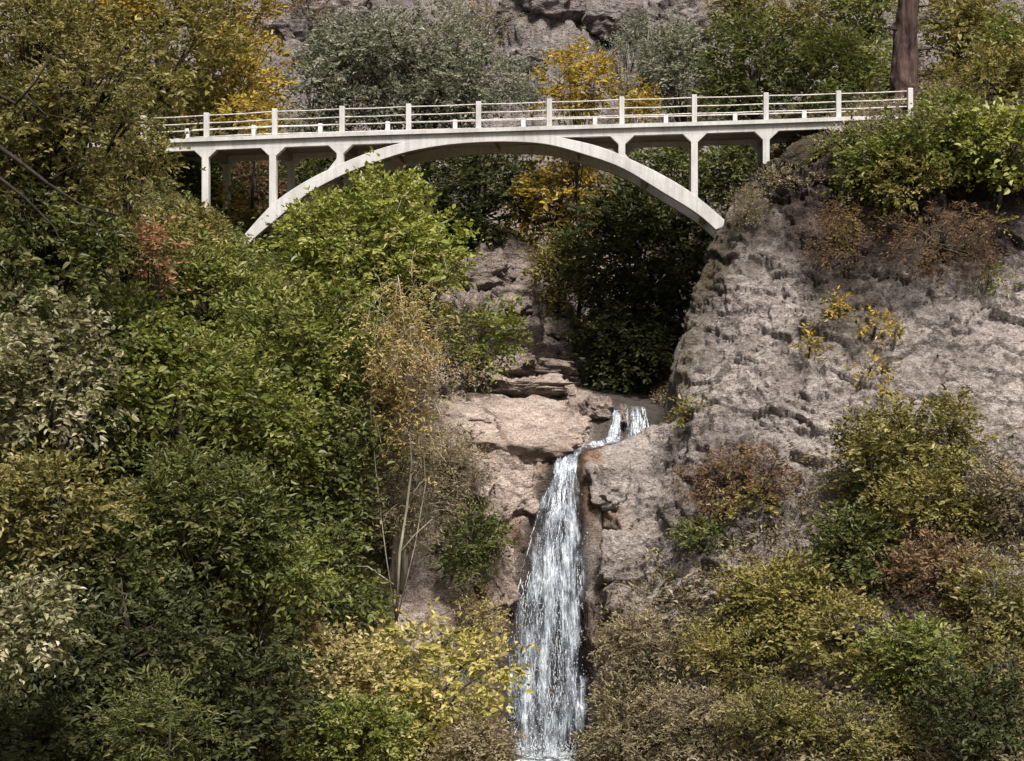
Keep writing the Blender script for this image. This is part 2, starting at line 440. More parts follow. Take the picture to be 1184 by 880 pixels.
# ------------------------------------------------------------------ terrain
# ground profiles seen along directions: list of (distance, photo row) per photo column
COLS = {
 -700: [(20,1150),(30,850),(38,560),(45,380),(55,230),(65,130),(80,60),(110,-20),(160,-140)],
 0:    [(20,1300),(30,1000),(36,860),(42,650),(48,460),(55,270),(61,172),(70,130),(85,80),(110,0),(160,-130)],
 150:  [(20,1350),(30,1060),(36,930),(42,740),(48,550),(55,340),(61,190),(70,140),(85,90),(110,5),(160,-130)],
 285:  [(20,1400),(30,1150),(36,1000),(42,850),(47,660),(52,480),(57,345),(61,290),(66,245),(72,195),(85,125),(110,20),(160,-130)],
 420:  [(20,1450),(30,1200),(38,1020),(44,860),(49,690),(52,570),(55,475),(58,425),(62,375),(68,310),(75,240),(88,130),(110,25),(160,-130)],
 500:  [(20,1450),(30,1250),(40,1040),(46,890),(50,780),(52,690),(53.5,570),(56,475),(59,437),(62,427),(66,370),(70,320),(76,290),(88,150),(105,60),(115,10),(160,-130)],
 560:  [(20,1450),(30,1250),(40,1060),(48,910),(51.3,790),(52.3,690),(53.8,565),(56.5,483),(60,441),(64,418),(68,340),(72,293),(82,200),(95,110),(105,60),(112,10),(160,-130)],
 582:  [(20,1450),(30,1250),(42,1060),(48,930),(51,880),(52.0,800),(53.0,680),(54.0,565),(56.8,483),(60,440),(64,420),(68,370),(72,297),(82,200),(95,110),(105,60),(112,10),(160,-130)],
 604:  [(20,1450),(30,1250),(42,1060),(48,930),(51,882),(52.6,866),(53.2,760),(53.8,650),(54.6,560),(57,485),(60,440),(64,425),(68,385),(72,305),(82,200),(95,110),(112,15),(160,-130)],
 636:  [(20,1450),(30,1250),(42,1060),(48,930),(51,885),(53,868),(53.6,800),(54.2,690),(54.9,570),(55.6,533),(56.3,520),(57.6,480),(60,445),(64,430),(67,400),(72,320),(82,210),(95,110),(112,15),(160,-130)],
 660:  [(20,1450),(30,1250),(42,1060),(48,930),(51,885),(53,868),(53.6,800),(54.2,690),(54.9,580),(55.5,532),(57,522),(58.2,515),(58.9,480),(60,458),(64,445),(68,415),(73,330),(84,200),(95,110),(112,15),(160,-130)],
 674:  [(20,1450),(30,1250),(42,1060),(48,920),(51,880),(52.6,830),(53.2,720),(54.0,610),(54.9,545),(55.6,525),(57,519),(58.6,514),(59.3,482),(61,465),(64,450),(68,430),(74,330),(84,200),(95,110),(112,15),(160,-130)],
 690:  [(20,1450),(30,1250),(42,1060),(48,900),(50.5,850),(52.3,740),(53.4,635),(54.6,555),(55.6,521),(57,515),(58.6,514),(59.4,478),(61,466),(64,452),(68,430),(74,340),(84,200),(95,110),(112,15),(160,-130)],
 712:  [(20,1400),(30,1250),(42,1010),(47,885),(50,780),(52,665),(54,568),(55.6,517),(57,512),(58.6,514),(59.4,474),(61,468),(64,455),(70,400),(76,300),(90,150),(112,15),(160,-130)],
 745:  [(20,1400),(30,1200),(42,1000),(46,880),(49,780),(51.5,660),(54,556),(56,500),(57,497),(58.4,512),(59.4,474),(62,468),(66,450),(72,360),(80,240),(95,120),(112,15),(160,-130)],
 768:  [(20,1400),(30,1200),(40,1050),(46,880),(49,762),(51.5,640),(54,545),(56,490),(57,480),(58.8,505),(62,470),(66,450),(72,340),(80,230),(95,120),(112,10),(160,-130)],
 777:  [(20,1400),(30,1200),(40,1050),(46,875),(49,755),(51.7,620),(54,530),(56,470),(57.2,448),(59,480),(63,465),(68,435),(72,340),(80,230),(95,120),(112,10),(160,-130)],
 786:  [(20,1400),(30,1200),(40,1050),(46,870),(49,748),(52,605),(54.3,510),(56,430),(57.6,375),(59,430),(63,455),(68,430),(72,340),(80,230),(95,120),(112,10),(160,-130)],
 800:  [(20,1400),(30,1200),(40,1050),(46,860),(49,740),(52,590),(54.3,480),(56.3,385),(58.2,337),(59.6,390),(64,440),(68,420),(72,340),(80,230),(95,120),(112,10),(160,-130)],
 822:  [(20,1350),(30,1200),(40,1050),(45.7,860),(49,728),(52,578),(54.4,462),(56.4,362),(58.6,295),(60.2,330),(64,400),(68,390),(74,290),(84,200),(95,120),(112,10),(160,-130)],
 842:  [(20,1350),(30,1200),(40,1050),(45.5,860),(49,718),(52,565),(54.5,445),(56.5,335),(58.8,250),(60.6,270),(64,330),(68,330),(74,260),(84,190),(95,120),(112,10),(160,-130)],
 856:  [(20,1350),(30,1200),(40,1040),(45.3,855),(49,708),(52,555),(54.5,435),(56.5,325),(58,250),(58.8,222),(62,235),(66,250),(72,230),(84,180),(95,120),(112,10),(160,-130)],
 886:  [(20,1350),(30,1150),(40,1030),(45,850),(49,690),(52,540),(54.5,420),(56.5,310),(58,230),(58.8,199),(62,192),(68,187),(75,170),(90,110),(112,5),(160,-130)],
 930:  [(20,1350),(30,1150),(40,1020),(44.5,850),(49,670),(52,510),(54.5,390),(56.5,280),(57.8,208),(58.6,178),(62,168),(68,150),(80,110),(112,0),(160,-130)],
 1000: [(20,1300),(30,1150),(40,1000),(44,840),(48.5,660),(51.5,510),(54,380),(56,270),(57.3,190),(58.2,150),(60,142),(66,125),(80,90),(112,-5),(160,-130)],
 1100: [(20,1300),(30,1120),(40,980),(43,845),(48,650),(51,510),(53.5,390),(55.5,280),(57,190),(58,145),(60,130),(66,110),(80,75),(112,-10),(160,-140)],
 1200: [(20,1250),(30,1100),(38,960),(42,850),(47,660),(50,520),(52.7,400),(55,285),(56.7,190),(58,140),(60,125),(66,105),(80,70),(112,-20),(160,-140)],
 1500: [(20,1200),(30,1000),(38,820),(45,640),(49,500),(52,380),(54,290),(56,200),(58,140),(62,110),(70,80),(90,20),(120,-60),(160,-150)],
 1900: [(20,1150),(30,900),(40,640),(48,430),(54,260),(58,170),(64,110),(80,50),(120,-60),(160,-150)],
}
CPX = np.array(sorted(COLS), float)
CZ = []
for k in sorted(COLS):
    ys = [-400, 0, 5] + [a for a, b in COLS[k]] + [240, 500]
    zl = COLS[k][-1]; z160 = CAMZ - (zl[1] - CY) / F * zl[0]
    zs = [8.0, 9.9, 9.9] + [CAMZ - (b - CY) / F * a for a, b in COLS[k]] + [z160 + 34, z160 + 60]
    CZ.append((np.array(ys, float), np.array(zs, float)))

def height(X, Y):
    X = np.atleast_1d(np.asarray(X, float)); Y = np.atleast_1d(np.asarray(Y, float))
    px = np.clip(CX + X / np.maximum(Y, 18.0) * F, CPX[0], CPX[-1])
    T = np.stack([np.interp(Y, a, b) for a, b in CZ])
    j = np.clip(np.searchsorted(CPX, px, side='right') - 1, 0, len(CPX) - 2)
    t = (px - CPX[j]) / (CPX[j + 1] - CPX[j])
    n = np.arange(len(X))
    return T[j, n] * (1 - t) + T[j + 1, n] * t

def hit(px, py, y0=22.0, y1=170.0):
    Y = np.arange(y0, y1, 0.05)
    X = (px - CX) / F * Y; Z = CAMZ - (py - CY) / F * Y
    h = height(X, Y)
    i = np.argmax(h >= Z)
    return np.array([X[i], Y[i], h[i]])

def axis(segs):
    out = []
    for a, b, s in segs:
        out.append(np.linspace(a, b, max(1, int(round((b - a) / s))), endpoint=False))
    out.append(np.array([segs[-1][1]]))
    return np.concatenate(out)

gx = axis([(-420, -120, 25), (-120, -40, 5), (-40, -22, .8), (-22, -5, .22), (-5, 21, .058), (21, 26, .2), (26, 44, .6), (44, 120, 5), (120, 420, 25)])
gy = axis([(-60, 20, 6), (20, 40, 1.0), (40, 44, .3), (44, 61, .042), (61, 74, .13), (74, 118, .35), (118, 170, 3), (170, 470, 25)])
GX, GY = np.meshgrid(gx, gy)
sh = GX.shape
X = GX.ravel(); Y = GY.ravel()
Z = height(X, Y)
PXv = np.where(Y > 10, CX + X / np.maximum(Y, 10) * F, 9999.0)
def grid_normals(P):
    G = P.reshape(sh + (3,))
    du = np.gradient(G, axis=1); dv = np.gradient(G, axis=0)
    n = np.cross(du, dv); n /= np.linalg.norm(n, axis=-1, keepdims=True) + 1e-9
    return n.reshape(-1, 3)
P = np.stack([X, Y, Z], 1)
# region weights
w_right = sstep(660, 690, PXv) * sstep(43, 46.5, Y) * (1 - sstep(59.2, 62, Y)) * (1 - sstep(1500, 1700, PXv))
w_left = sstep(440, 500, PXv) * (1 - sstep(660, 690, PXv)) * sstep(48.5, 51, Y) * (1 - sstep(64, 67, Y))
w_gorge = sstep(400, 480, PXv) * (1 - sstep(760, 830, PXv)) * sstep(58, 62, Y) * (1 - sstep(74, 78, Y))
w_hill = sstep(74, 80, Y) * (1 - sstep(150, 170, Y))
w_rock = np.clip(np.maximum.reduce([w_right, w_left, w_gorge, w_hill]), 0, 1)
nrm = grid_normals(P)
act = (Y > 40) & (Y < 170) & (np.abs(X) < 60)
d = np.zeros(len(P))
idx = np.where(act)[0]
Q = P[idx]
warp = np.stack([fbm(Q, .5, 3, 5), fbm(Q, .5, 3, 6), fbm(Q, .5, 3, 7)], 1)
Qw = Q + warp * .55
dd = fbm(Q, .28, 3, 11) * .36 + ridged(Q, .8, 2, 12) * .08
near = (Y[idx] < 76)
sel = np.where(near & (w_rock[idx] > .02))[0]
R = Qw[sel] * np.array([1, 1, 1.55]) ; R = R + np.array([.35, 0, 0]) * R[:, 2:3] * .5
W2 = Q[sel] + warp[sel] * .25
fine = 1 - .55 * sstep(.4, .8, w_right[idx][sel])
blocks = facet(R, .55, 21) * .50 * (.35 + .65 * fine) + facet(R + 31, 1.25, 22) * .26 * fine + facet(W2 * np.array([1, 1, 1.5]) + 7, 2.7, 23) * .15 * fine + facet(W2 * np.array([1, 1, 1.4]) + 3, 5.2, 24) * .085 * (.3 + .7 * fine)
g1, g2, cid2 = worley(R + 31, .8, 26)
blocks -= .22 * (1 - sstep(.0, .07, g2 - g1)) * (cid2 > .45)
strata = vnoise(np.stack([R[:, 0] * .15, R[:, 1] * .15, R[:, 2] * 1.9], 1), 1.0, 41) * .10
dd[sel] += (blocks + strata + fbm(Q[sel], 4.0, 3, 43) * .05) * 1.0
sel2 = np.where((~near) & (w_rock[idx] > .02))[0]
f1, f2, cid = worley(Qw[sel2] * np.array([1, 1, 1.25]), .26, 51)
g1, g2, cid2 = worley(Qw[sel2], .75, 52)
dd[sel2] += (cid - .5) * 1.5 + np.clip(f2 - f1, 0, .3) * 2.6 + (cid2 - .5) * .5 + np.clip(g2 - g1, 0, .3) * .8 - .6
d[idx] = dd * (0.12 + .88 * w_rock[idx])
# bedding: the left ledge and the gorge break into level steps
stepz = .62 + .25 * np.sin(PXv * .013)
zz = (P[:, 2] + .10 * (P[:, 0]) + np.where(act, 1, 0) * 0) / stepz
lo = np.zeros(len(P)); lo[idx] = fbm(Q, .22, 3, 91) * .9
zz = zz + lo
fr = zz - np.floor(zz)
terr = (np.floor(zz) + sstep(.42, .98, fr) - zz) * stepz
wt = np.maximum(w_left * (1 - sstep(640, 700, PXv)), w_gorge * .9) * .85
calm = sstep(640, 680, PXv) * (1 - sstep(800, 830, PXv)) * sstep(57.8, 58.6, Y)
d *= 1 - .8 * calm * (1 - sstep(64, 68, Y))
P[:, 2] += terr * wt * (1 - calm)
# calmer displacement in the stream, at the arch springing and along the crest line
chan_c = np.interp(Y, [50, 53, 55.6, 57, 58.5, 60], [632, 632, 655, 672, 722, 728])
chan_w = np.interp(Y, [50, 53, 55.6, 57, 58.5, 60], [62, 52, 22, 20, 34, 34])
chan = (1 - sstep(chan_w * .75, chan_w * 1.22, np.abs(PXv - chan_c))) * sstep(48, 51, Y) * (1 - sstep(61, 63, Y))
d *= 1 - .72 * chan
d *= 1 - .85 * sstep(640, 655, PXv) * (1 - sstep(735, 760, PXv)) * sstep(53.8, 54.8, Y) * (1 - sstep(58.5, 59.5, Y))
d *= 1 - .65 * sstep(650, 690, PXv) * (1 - sstep(775, 800, PXv)) * sstep(58.2, 59, Y) * (1 - sstep(66, 69, Y))
d *= 1 - .45 * w_left * (1 - sstep(630, 660, PXv))
P = P + nrm * d[:, None]
PYv = np.where(Y > 10, CY - (P[:, 2] - CAMZ) / np.maximum(Y, 10) * F, 9999.0)
PXd = np.where(Y > 10, CX + P[:, 0] / np.maximum(P[:, 1], 10) * F, 9999.0)
# surface attributes (places that are wet, darkened, rusty, root-stained, mossy)
lown = np.zeros(len(P)); lown[idx] = fbm(Q, .35, 4, 61)
back = sstep(676, 690, PXv) * (1 - sstep(775, 790, PXv)) * sstep(58.3, 58.8, Y) * (1 - sstep(66, 70, Y))  # gorge floor behind the upper cascade, darkened through the wet mask
wet = np.maximum(chan, back * .9) * (1 - .3 * np.clip(lown, 0, 1)) * sstep(40, 50, Y)
wide = (1 - sstep(chan_w * 1.05, chan_w * 2.0, np.abs(PXv - chan_c - 4))) * sstep(48, 50, Y) * (1 - sstep(57, 60, Y))
rust = np.clip(wide * 1.25 * (.8 + lown), 0, 1)
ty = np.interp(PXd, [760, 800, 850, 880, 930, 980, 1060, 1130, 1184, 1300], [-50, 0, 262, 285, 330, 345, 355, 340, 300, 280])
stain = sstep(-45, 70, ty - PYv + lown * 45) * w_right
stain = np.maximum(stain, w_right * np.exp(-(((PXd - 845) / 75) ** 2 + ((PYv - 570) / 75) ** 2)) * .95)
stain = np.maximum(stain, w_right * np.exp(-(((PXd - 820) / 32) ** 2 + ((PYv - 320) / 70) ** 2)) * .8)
stain = np.maximum(stain, w_left * np.exp(-(((PXd - 500) / 45) ** 2 + ((PYv - 600) / 90) ** 2)) * .3)
moss = np.clip(sstep(25, -20, PYv - np.interp(PXd, [780, 800, 842, 856, 886, 930, 1000], [400, 337, 250, 222, 204, 185, 158])) * .9 * w_right * (lown > -.9), 0, 1) * (PXd > 775) * .7
rim = np.interp(PYv, [185, 204, 222, 262, 300, 337, 375, 420, 450, 480], [930, 886, 858, 842, 822, 801, 788, 782, 778, 770])
moss = np.maximum(moss, .85 * w_right * np.exp(-((PXd - rim - 6) / (20 + 8 * lown)) ** 2) * (PYv < 470) * (PYv > 150))
moss = np.maximum(moss, w_right * np.exp(-(((PXd - 985) / 50) ** 2 + ((PYv - 372) / 28) ** 2)) * .6)

nxg, nyg = sh[1], sh[0]
ii, jj = np.meshgrid(np.arange(nxg - 1), np.arange(nyg - 1))
a = (jj * nxg + ii).ravel()
quads = np.stack([a, a + 1, a + 1 + nxg, a + nxg], 1)
fy = Y[quads].mean(1); fpx = PXv[quads].mean(1); fpy = PYv[quads].mean(1)
fn = fpx + 0
wob = lown[quads].mean(1) * 9
is_r = (fpx > 676 + wob) & (fy > 43) & (fy < 60.3) & (fpx < 1320)
is_l = (~is_r) & (fpx > 455 + wob * 3) & (fpx < 700) & (fy > 49.5) & (fy < 63 + wob * .1)
is_h = fy > 77 + wob * .2
is_g = (~is_r) & (~is_l) & (~is_h) & (fy > 57) & (fpx > 430) & (fpx < 860)
is_0 = ~(is_r | is_l | is_h | is_g)
def terrain_part(name, mask, mat, label, cat):
    q = quads[mask]
    u, inv = np.unique(q.ravel(), return_inverse=True)
    me = np_mesh(name, P[u], inv.reshape(-1, 4), smooth=True,
                 vert_attr={'wet': wet[u], 'rust': rust[u], 'stain': stain[u], 'moss': moss[u]})
    o = link(name, me, mat)
    return tag(o, label, cat, None, 'structure')
terrain_part('ground', is_0, SOIL, 'dark forest soil under the trees on both banks', 'ground')
terrain_part('cliff', is_r, ROCK_R, 'tall grey rock cliff right of the waterfall carrying the bridge end', 'cliff')
terrain_part('rock_ledge', is_l, ROCK_L, 'pinkish rock ledge left of the waterfall', 'rock ledge')
terrain_part('gorge', is_g, ROCK_G, 'shaded rocky gorge bed behind the bridge arch', 'gorge')
terrain_part('rocky_hill', is_h, ROCK_B, 'grey rocky hillside rising behind the bridge', 'hill')

# ------------------------------------------------------------------ bridge
TH = math.atan(0.085)
BD = np.array([math.cos(TH), -math.sin(TH), 0]); BN = np.array([math.sin(TH), math.cos(TH), 0])
BW = 3.3
UP = np.array([0, 0, 1.0])
def BP(px, py, off=0.0):
    """point of the upright plane `off` metres behind the bridge's near face"""
    o = np.array([0, 60.0, 0]) + BN * off
    r = np.array([(px - CX) / F, 1.0, -(py - CY) / F])
    t = (o @ BN) / (r @ BN)
    q = r * t; q[2] += CAMZ
    return q
deck_y = lambda x: float(np.interp(x, [100, 150, 196, 317, 395, 472, 553, 635, 719, 803, 886, 990, 1060, 1140], [166.5, 164, 160.8, 156.3, 153.5, 151, 148.5, 146, 143.6, 141.3, 138.7, 135, 132.4, 129.5]))
beam_y = lambda x: deck_y(x) + float(np.interp(x, [100, 317, 760, 1100], [14.5, 14, 13, 12.5]))
root = empty('arch_bridge', BP(592, 150), 'white concrete arch footbridge spanning the gorge above the waterfall', 'bridge')
def spline(pts, n=40):
    pts = np.array(pts, float); t = np.arange(len(pts)); tt = np.linspace(0, len(pts) - 1, n)
    out = []
    for c in range(2):
        p = pts[:, c]; m = np.gradient(p)
        i = np.clip(np.floor(tt).astype(int), 0, len(pts) - 2); u = tt - i
        out.append((2*u**3-3*u**2+1)*p[i] + (u**3-2*u**2+u)*m[i] + (-2*u**3+3*u**2)*p[i+1] + (u**3-u**2)*m[i+1])
    return np.stack(out, 1)
ext = spline([(268, 289), (280, 274), (316, 235), (355, 208.5), (397, 188), (430, 175), (462, 165.5), (505, 157), (553, 153.2), (591, 152), (620, 152.6), (652, 159.5), (690, 168.5), (720, 180), (762, 200), (800, 223), (842, 258), (868, 284)], 66)
inn = spline([(279, 295), (290, 279), (320, 253), (352, 226.5), (382, 209), (411, 196), (460, 178.5), (505, 169), (548, 164.8), (591, 163.8), (633, 167), (676, 178.5), (720, 194.5), (766, 222), (804, 245.5), (824, 262), (836, 275), (860, 303)], 66)
poly_px = [tuple(p) for p in ext] + [tuple(p) for p in inn[::-1]]
def arch(off):
    mb = MB(); mb.prism([BP(x, y) + BN * off for x, y in poly_px], BN * .38)
    o = mb.build('arch_rib', [CONC, CONC_BROWN], root, bevel=.02)
    for f in o.data.polygons:                      # darker brown concrete on the downward faces
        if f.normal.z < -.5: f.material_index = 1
    return o
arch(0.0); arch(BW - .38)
# thin arch web between the two ribs (stiffening slab and cross ribs under the deck)
for k in (6, 14, 22, 32, 42, 50, 58):
    mb = MB()
    a_ = .5 * (BP(*ext[k]) + BP(*inn[k])); t_ = BP(*inn[k + 1]) - BP(*inn[k]); t_ /= np.linalg.norm(t_)
    u_ = np.cross(BN, t_); 
    mb.prism([a_ + BN * .385 + t_ * sx * .12 + u_ * sz * .16 for sx, sz in ((-1, -1), (1, -1), (1, 1), (-1, 1))], BN * (BW - .77))
    mb.build('cross_rib', CONC_BROWN, root, bevel=.015)
# edge beams, near and far
xs = [100, 150, 196, 250, 317, 356, 395, 430, 472, 510, 553, 592, 635, 680, 719, 760, 803, 845, 886, 930, 990, 1060, 1140]
for off in (.003, BW - .30):
    mb = MB()
    for x0, x1 in zip(xs[:-1], xs[1:]):
        mb.prism([BP(x0, deck_y(x0) + 4.6) + BN * off, BP(x1, deck_y(x1) + 4.6) + BN * off, BP(x1, beam_y(x1)) + BN * off, BP(x0, beam_y(x0)) + BN * off], BN * .297)
    bm_o = mb
    # weld shared section ends
    o = mb.build('edge_beam', CONC, root)
    bm = bmesh.new(); bm.from_mesh(o.data)
    bmesh.ops.remove_doubles(bm, verts=bm.verts, dist=.001)
    bad = [f for f in bm.faces if abs(f.normal.dot(Vector(BD))) > .95 and f.calc_center_median().dot(Vector(BD)) not in ()]
    xsd = sorted(bad, key=lambda f: f.calc_center_median().dot(Vector(BD)))
    inner = xsd[1:-1]
    bmesh.ops.delete(bm, geom=inner, context='FACES_ONLY')
    bmesh.ops.recalc_face_normals(bm, faces=bm.faces)
    bm.to_mesh(o.data); bm.free()
# deck slab with projecting edge
mb = MB()
top = [BP(x, deck_y(x)) - BN * .10 for x in xs]; bot = [BP(x, deck_y(x) + 4.5) - BN * .10 for x in xs]
mb.prism(top + bot[::-1], BN * (BW + .20))
mb.build('deck_slab', CONC, root)
mb = MB()
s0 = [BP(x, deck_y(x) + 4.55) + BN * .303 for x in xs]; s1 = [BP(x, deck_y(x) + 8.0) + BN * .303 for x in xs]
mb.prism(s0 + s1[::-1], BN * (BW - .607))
mb.build('deck_soffit', CONC_BROWN, root)
# columns with flared heads
def column(x, ybot, flare_t=(9, 9), flare_b=(0, 0), off=.005, t=.29):
    yt = beam_y(x) + .4; h = 3.9
    fl, fr = flare_t; bl, br = flare_b
    pts = [(x - h - fl, yt - 3), (x + h + fl, yt - 3), (x + h + fl, yt), (x + h, yt + fr * .95)]
    pts += [(x + h, ybot - br * .6), (x + h + br, ybot + br * .6), (x - h - bl, ybot + bl * .4), (x - h, ybot - bl * .9)]
    pts += [(x - h, yt + fl * .95), (x - h - fl, yt)]
    mb = MB(); mb.prism([BP(a, b) + BN * off for a, b in pts], BN * t)
    return mb.build('column', CONC, root, bevel=.015)
COLM = [(160, 240, (9, 9), (0, 0)), (237, 268, (9, 9), (0, 0)), (315, 243, (10, 10), (0, 6)), (393, 194, (10, 10), (12, 0)),
        (719, 184, (10, 10), (0, 10)), (803, 232, (10, 10), (0, 6)), (886, 214, (10, 10), (0, 0)), (972, 180, (10, 10), (0, 0))]
for x, yb, ft, fb in COLM:
    column(x, yb, ft, fb); column(x, yb, ft, fb, off=BW - .295)
    mb = MB()      # cross beam on the pair
    y0 = beam_y(x)
    mb.prism([BP(a, b) + BN * .31 for a, b in ((x - 3.4, deck_y(x) + 8.2), (x + 3.4, deck_y(x) + 8.2), (x + 3.4, y0 + 4), (x - 3.4, y0 + 4))], BN * (BW - .62))
    mb.build('cross_beam', CONC_BROWN, root)
# near railing
posts = [(165, 133.5), (238, 130), (317, 125.2), (395, 122.3), (472, 119.6), (553, 116.8), (635, 114.2), (719, 111.5), (803, 109), (886, 106.8), (970, 104.6), (1053, 101.5)]
fracs = (.90, .60, .33)
for x, yt in posts:
    mb = MB(); hw = 2.9
    yb = deck_y(x) - .02
    mb.prism([BP(a, b) + BN * .02 for a, b in ((x - hw, yt), (x + hw, yt), (x + hw, yb), (x - hw, yb))], BN * .19)
    mb.build('railing_post', CONC, root, bevel=.018)
def M_rail():
    m, nt, out = new_mat('painted_rail')
    tc = N(nt, "TexCoord"); n = noise(nt, tc.outputs['Object'], 5, 5, .7)
    c = ramp(nt, n, [(.35, (.32, .29, .24)), (.55, (.60, .57, .53))])
    principled(nt, out, c, .5, .4)
    return m
RAIL = M_rail()
for fr in fracs:
    mb = MB(); pts = []
    for (x0, y0), (x1, y1) in zip(posts[:-1], posts[1:]):
        for u in (0, .5):
            x = x0 + (x1 - x0) * u; y = y0 + (y1 - y0) * u
            yy = deck_y(x) + (y - deck_y(x)) * fr + (.5 if u else 0)
            pts.append(BP(x, yy) + BN * .115)
    x, y = posts[-1]; pts.append(BP(x, deck_y(x) + (y - deck_y(x)) * fr) + BN * .115)
    mb.tube(pts, [.021] * len(pts), 8)
    mb.build('rail', RAIL, root, smooth=True)
# far railing, a little lower
FO = BW - .2
far_posts = [(216, 148.5), (293, 144.5), (370, 142.5), (448, 140.3), (526, 138.2), (605, 136.3), (688, 134.3), (770, 132.3), (850, 130.2), (930, 128.2), (1010, 126)]
def BPf(px, py): return BP(px, py, FO)
for x, yt in far_posts:
    p = BPf(x, yt); hw = .085; dk = BP(x, deck_y(x))[2]
    zt = p[2]; zb = zt - .82
    mb = MB()
    mb.prism([np.array([p[0], p[1], z]) + BD * s * hw for s, z in ((-1, zt), (1, zt), (1, zb), (-1, zb))], BN * .17)
    mb.build('railing_post', CONC, root, bevel=.015)
for dz in (.06, .36):
    mb = MB(); pts = [BPf(x, y) + BN * .08 - UP * dz for x, y in far_posts]
    mb.tube(pts, [.022] * len(pts), 8)
    mb.build('rail', RAIL, root, smooth=True)

# ------------------------------------------------------------------ water
def water_mat():
    m, nt, out = new_mat('falling_water')
    tc = N(nt, "TexCoord"); P_ = tc.outputs['Object']
    s1 = noise(nt, mapped(nt, P_, (8.5, 3, .75)), 1.6, 6, .72, dist=.3)
    s2 = noise(nt, mapped(nt, P_, (19, 6, 3.0)), 1.3, 6, .75, dist=.3)
    s3 = noise(nt, mapped(nt, P_, (2.0, 1, .30)), 1.4, 3)
    k = mth(nt, 'ADD', mth(nt, 'MULTIPLY', s1, .48), mth(nt, 'ADD', mth(nt, 'MULTIPLY', s2, .30), mth(nt, 'MULTIPLY', mth(nt, 'SUBTRACT', s3, .2), .50)))
    k = mth(nt, 'SUBTRACT', k, mth(nt, 'MULTIPLY', attr(nt, 'thin'), .14))
    al = ramp(nt, k, [(.45, (.02, .02, .02)), (.55, (.34, .34, .34)), (.65, (.92, .92, .92))])
    c = ramp(nt, k, [(.44, (.08, .095, .12)), (.53, (.26, .30, .35)), (.60, (.48, .53, .59)), (.67, (.74, .78, .82))])
    principled(nt, out, c, .3, .5, bump(nt, k, .9, .2), Alpha=al)
    return m
WATER = water_mat()
def foam_mat():
    m, nt, out = new_mat('white_water')
    tc = N(nt, "TexCoord")
    n = noise(nt, mapped(nt, tc.outputs['Object'], (9, 9, 4)), 2.5, 5)
    c = ramp(nt, attr(nt, 'rnd'), [(0, (.20, .23, .27)), (.5, (.43, .47, .52)), (1, (.74, .77, .80))])
    al = ramp(nt, n, [(.38, (.10, .10, .10)), (.60, (.85, .85, .85))])
    principled(nt, out, c, .35, .5, Alpha=al)
    return m
FOAM = foam_mat()

def fall_path(u, s):
    """u across -1..1, s 0 lip .. 1 foot -> world point on the falling sheet"""
    py = np.interp(s, [0, .03, .08, 1], [526, 530, 541, 872])
    t = (py - 526) / 346.0
    xc = np.interp(t, [0, .13, .28, .5, .75, 1], [656, 647, 640, 634, 631, 630])
    hw = np.interp(t, [0, .06, .14, .28, .5, .75, 1], [14, 14, 21, 35, 49, 54, 56])
    px = xc + u * hw
    Yb = np.interp(t, [-.05, 0, .06, .2, .5, .8, 1], [55.9, 55.4, 54.75, 54.0, 53.1, 52.4, 52.0]) + np.abs(u) ** 2 * .12
    return np.stack([(px - CX) / F * Yb, Yb, CAMZ - (py - CY) / F * Yb], -1)

wroot = empty('waterfall', fall_path(np.array(0.), np.array(1.)), 'tall white waterfall dropping between the cliff and the pink ledge', 'waterfall')
wroot['kind'] = 'structure'
nu, ns = 46, 170
U, S = np.meshgrid(np.linspace(-1, 1, nu), np.linspace(0, 1, ns))
for lay in range(2):
    V = fall_path(U.ravel() * (1.06 - .10 * lay), S.ravel())
    Vs = np.stack([V[:, 0] * 2.2, V[:, 1], V[:, 2] * .35], 1)
    V[:, 1] += fbm(Vs, 1.6, 4, 71 + lay) * .13 + fbm(V, 2.5, 2, 72) * .05 - .22 * lay * (.2 + S.ravel())
    V[:, 0] += fbm(np.stack([U.ravel() * 3, S.ravel() * 0, V[:, 2] * .6], 1), 1.0, 3, 73 + lay) * .12 * (.2 + np.abs(U.ravel()))
    rag = fbm(np.stack([U.ravel() * 1.5, S.ravel() * 0 + lay, V[:, 2] * .7], 1), 1.0, 3, 78)
    thin = sstep(.62, 1.08, np.abs(U.ravel()) + .28 * rag) * 1.5 + .35 * sstep(.6, 1, S.ravel()) * sstep(-.3, .6, U.ravel()) - .35 * (1 - sstep(.0, .22, S.ravel()))
    ii, jj = np.meshgrid(np.arange(nu - 1), np.arange(ns - 1)); a = (jj * nu + ii).ravel()
    me = np_mesh('water_sheet', V, np.stack([a, a + 1, a + 1 + nu, a + nu], 1), True, vert_attr={'thin': thin})
    link('water_sheet', me, WATER, wroot)
